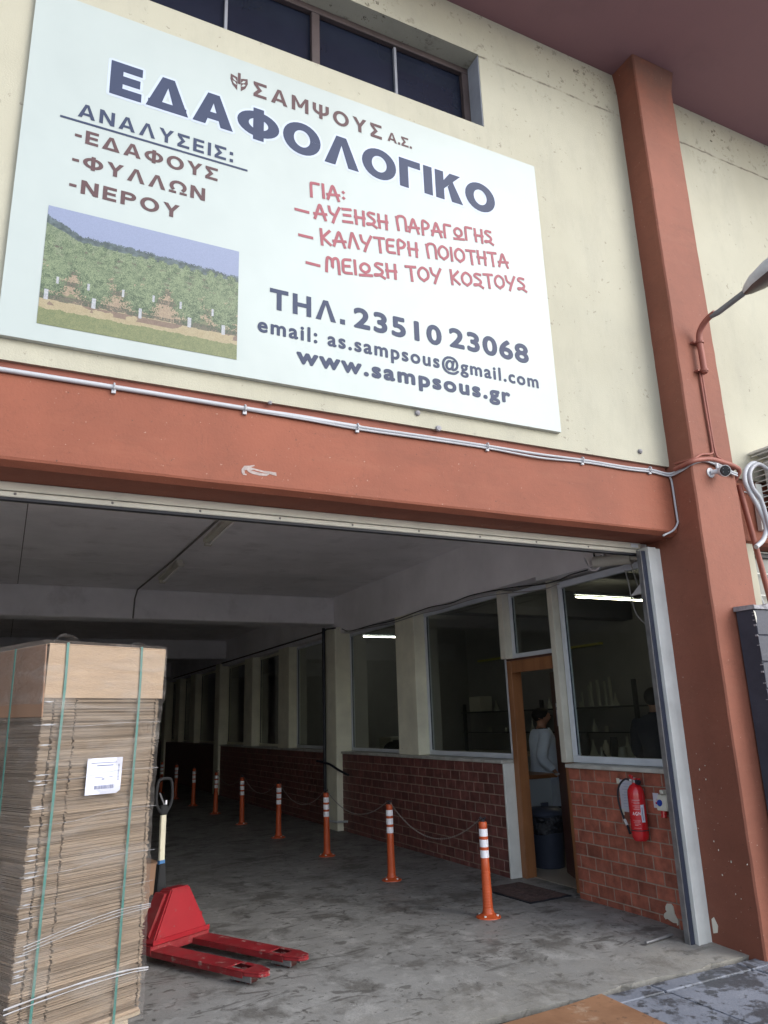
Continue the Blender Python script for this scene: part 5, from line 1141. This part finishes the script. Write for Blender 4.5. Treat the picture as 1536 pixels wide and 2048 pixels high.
# lamp bracket on the pillar
LX = 5.165
LM = thing('wall_lamp', 'grey street lamp on a bent arm fixed to the terracotta pillar', 'lamp', (LX, 4.02, 4.66))
def L(x, y, z): return (x-LX, y-4.02, z-4.66)
a_pts = smoothpath([L(LX, 3.995, 4.42), L(LX, 3.995, 4.6), L(LX, 3.995, 4.74), L(LX, 3.965, 4.82), L(LX, 3.89, 4.875), L(LX, 3.80, 4.895)], 6)
MB().tube(a_pts, .026, 12).build('arm_foot', 'pipe_terracotta', LM, smooth=True)
e0 = on(0, LX, 1425, 636); e1 = on(0, LX, 1494, 581)
MB().tube([a_pts[-4], L(*on(0, LX, 1436, 625)), L(*e1)], .0255, 12).build('arm', 'arm_grey', LM, smooth=True)
for z in (4.43, 4.70): MB().tube([L(LX, 3.995, z)[:2]+(z-4.66,), L(LX+.0, 3.995, z)[:2]+(z+.02-4.66,)], .034, 12).box(-.06, .06, .0-.012+.0, .028, z-4.655, z-4.64).build('clamp', 'pipe_terracotta', LM)
d = (Vector(L(*e1))-Vector(L(*on(0, LX, 1436, 625)))).normalized(); side = Vector((1, 0, 0)); upv = side.cross(d).normalized(); 
if upv.z < 0: upv = -upv
mbh = MB(); mbl = MB(); E1 = Vector(L(*e1)); secs = [(-.02, .03, .035, .03), (.015, .055, .055, .045), (.10, .10, .075, .06), (.26, .14, .085, .085), (.45, .15, .08, .095), (.6, .10, .05, .07), (.66, .05, .03, .04)]
n = 20
def shell(mb_, a0, a1, k_):
    for (s_, w_, hu, hd) in secs:
        for q in range(n):
            a = R_(a0+(a1-a0)*q/(n-1)); mb_.v.append(tuple(E1+d*s_+side*w_*k_*math.cos(a)+upv*((hu if math.sin(a) > 0 else hd)*k_*math.sin(a))))
    mb_.f = [(i*n+q, i*n+q+1, (i+1)*n+q+1, (i+1)*n+q) for i in range(len(secs)-1) for q in range(n-1)]; mb_.mi = [0]*len(mb_.f)
shell(mbh, -38, 218, 1.0); shell(mbl, 215, 325, .985)
mbh.build('lamp_housing', 'lamp_grey', LM, smooth=True); mbl.build('lamp_cover', 'lamp_lens', LM, smooth=True)
py = 4.035
cable('pipe', 'thin terracotta painted pipe running down from the lamp bracket and bending left', [(5.155, py, 4.44), (5.155, py, 4.1), (5.16, py, 3.75), (5.14, py, 3.69), (5.02, py, 3.665), (4.90, py-.01, 3.61), (4.885, 4.2, 3.62)], .009, 'pipe_terracotta', 'pipe')
cable('pipe', 'thin terracotta painted pipe beside the first, bending right', [(5.18, py, 4.44), (5.182, py, 4.1), (5.19, py, 3.72), (5.24, py, 3.66), (5.34, py, 3.62), (5.43, py-.01, 3.60), (5.43, 4.1, 3.60)], .009, 'pipe_terracotta', 'pipe')
cable('pipe', 'thick terracotta painted hose wrapped round the pillar above the camera', [(4.875, 4.2, 3.57), (4.875, 4.06, 3.58), (4.93, 4.02, 3.60), (5.10, 4.018, 3.63), (5.25, 4.018, 3.62), (5.38, 4.018, 3.60), (5.445, 4.03, 3.57), (5.45, 4.10, 3.50), (5.45, 4.2, 3.42)], .020, 'pipe_terracotta', 'pipe', n=10)
cable('pipe', 'terracotta pipe slanting down beside the pillar', [tuple(on(1, 4.2, 1478, 970)), tuple(on(1, 4.2, 1560, 1272))], .024, 'pipe_terracotta', 'pipe', n=10, sm=0)
# cctv on the pillar
q = on(1, 3.96, 1455, 942)
CC = thing('security_camera', 'white and black security camera mounted on the terracotta pillar', 'camera', tuple(q))
MB().tube([(-.10, .082, .0), (-.10, .088, .0)], .042, 20).tube([(-.10, .08, 0), (-.07, .03, .0)], .02, 12).build('wall_mount', 'cctv_white', CC, smooth=True)
cd = Vector((-.46, -.85, -.24)).normalized(); MB().tube([Vector((-.03, .04, .005)), Vector((-.03, .04, .005))+cd*.04, Vector((-.03, .04, .005))+cd*.085], [.034, .046, .048], 22).build('body', 'cctv_white', CC, smooth=True)
cp = Vector((-.03, .04, .005))+cd*.086; MB().tube([cp, cp+cd*.010], [.044, .038], 22).build('face', 'glass_black', CC, smooth=True)
sd_, ud = cd.cross(Vector((0, 0, 1))).normalized(), None; ud = sd_.cross(cd)
for (a, b) in ((-.02, .018), (.02, .018), (-.022, -.012), (.022, -.012)): MB().lathe([(.004, 0), (.002, .002)], 8, M=Matrix.Translation(cp+cd*.0105+sd_*a+ud*b)).build('led', 'cctv_white', CC)
MB().tube([Vector((-.055, .05, .03)), Vector((-.06, .045, .075))], .011, 8).build('sunshade', 'cctv_white', CC)
# air conditioner in its cage, hoses
AC = thing('air_conditioner', 'outdoor air conditioner in a white wire cage at the right edge', 'air conditioner', (6.45, 4.08, 3.25))
MB().box(-.40, .42, -.13, .15, .02, .55).build('casing', 'ac_body', AC, bevel=.01); MB().box(-.39, .0, -.134, -.131, .30, .53).build('blue_panel', 'ac_blue', AC)
cg = MB()
for i in range(13): cg.tube([(-.47, -.2, i*.05+.0), (.47, -.2, i*.05)], .005, 5).tube([(-.47, -.2, i*.05), (-.47, .2, i*.05)], .005, 5)
cg.tube([(-.47, -.2, -.02), (-.47, -.2, .64)], .010, 6).tube([(.47, -.2, -.02), (.47, -.2, .64)], .010, 6).tube([(-.2, -.2, -.0), (-.2, -.2, .62)], .006, 6).tube([(.1, -.2, -.0), (.1, -.2, .62)], .006, 6).box(-.48, .48, -.21, .21, .625, .645)
cg.build('wire_cage', 'cage_white', AC)
A2 = lambda x, y, Y=4.15: tuple(on(1, Y, x, y))
cable('hose', 'white corrugated hose looping beside the air conditioner', [A2(1520, 930), A2(1505, 927), A2(1492, 940), A2(1490, 962), A2(1500, 985), A2(1515, 1012), A2(1528, 1040), A2(1532, 1060), A2(1526, 1080), A2(1512, 1094)], .021, 'pipe_grey', 'hose', n=10)
cable('hose', 'second white hose outside the first beside the air conditioner', [A2(1535, 938, 4.12), A2(1515, 928, 4.12), A2(1500, 945, 4.12), A2(1505, 975, 4.12), A2(1522, 1000, 4.12), A2(1536, 1045, 4.12), A2(1545, 1080, 4.12)], .018, 'bright_pvc', 'hose', n=10)
q = on(1, 4.27, 1508, 970); q2 = on(1, 4.27, 1522, 1062)
tag(MB().prism([(q.x-.03, q.z), (q.x+.05, q.z), (q2.x+.05, q2.z), (q2.x-.03, q2.z)], 4.23, 4.278, 'xz').build('cable_duct', 'cage_white', bevel=.004), 'flat pale cable duct on the beam behind the hoses', 'duct')
cable('cable', 'thin white line running across the right beam', [(5.44, 4.27, 3.50), (5.9, 4.27, 3.49), (7, 4.27, 3.5)], .006, 'bright_pvc', sm=0)
cable('cable', 'slanting pale bar in front of the side window', [A2(1504, 1155, 4.4), A2(1530, 1215, 4.4)], .010, 'bright_pvc', 'bar', sm=0)

# ================= dark block wall in front of the pillar =================
BW = thing('block_wall', 'low dark grey painted block wall built against the pillar, right edge', 'wall', (6.2, 3.95, 0))
MB().box(5.135-6.2, 7.6-6.2, -.07, .085, -.11, 2.36).build('mortar', 'block_mortar', BW)
capm = MB(); xs = np.linspace(5.12, 7.6, 60)
vs = []
for x in xs: vs += [(x-6.2, -.095+random.uniform(-.006, .006), 2.361), (x-6.2, .094, 2.361), (x-6.2, .094, 2.40+random.uniform(-.008, .008)), (x-6.2, -.095+random.uniform(-.006, .006), 2.40+random.uniform(-.01, .008))]
capm.add(vs, [(4*i+k, 4*i+(k+1) % 4, 4*i+4+(k+1) % 4, 4*i+4+k) for i in range(len(xs)-1) for k in range(4)]+[(0, 1, 2, 3)]); capm.build('coping', 'cap_concrete', BW)
bms = []
for i in range(4):
    mb = MB().box(-.1975, .1975, -.011, .0, -.0975, .0975); mb.v = [(x+random.uniform(-.003, .003), y+random.uniform(-.003, .002), z+random.uniform(-.003, .003)) for x, y, z in mb.v]; bms.append(mb.mesh('block', 'block_grey', bevel=.004))
for r in range(12):
    x = 5.13-(.2 if r % 2 else 0)
    while x < 7.6:
        a, b = max(x, 5.128), min(x+.4, 7.6)
        if b-a > .03: o = link('block', random.choice(bms), BW, ((a+b)/2-6.2, -.0685, 2.26-r*.2), (random.uniform(-.004, .004), random.uniform(-.004, .004), 0)); o.scale = ((b-a-.002)/.4, 1, 1)
        x += .4
# crumbs of pale mortar where the wall meets the pillar
cr = MB()
for i in range(34):
    z = random.uniform(.05, 2.34); s_ = random.choice((.002, .003, .003, .005)); x_ = 5.128-6.2+random.uniform(-.004, .001); cr.prism([(x_-s_, z), (x_, z-s_), (x_+s_*.4, z+s_*1.6), (x_-s_*.5, z+s_*2.1)], -.0825, -.06, 'xz')
stuff(cr.build('mortar_crumbs', 'cap_concrete', BW))
cr = MB(); 
p = [(.0, 0), (.01, .05), (.004, .09), (-.012, .1), (-.004, .05)]
MB().prism([(5.13-6.2+a, 2.25+b) for a, b in p], -.086, -.083, 'xz').build('paint_chip', 'offwhite_paint', BW)
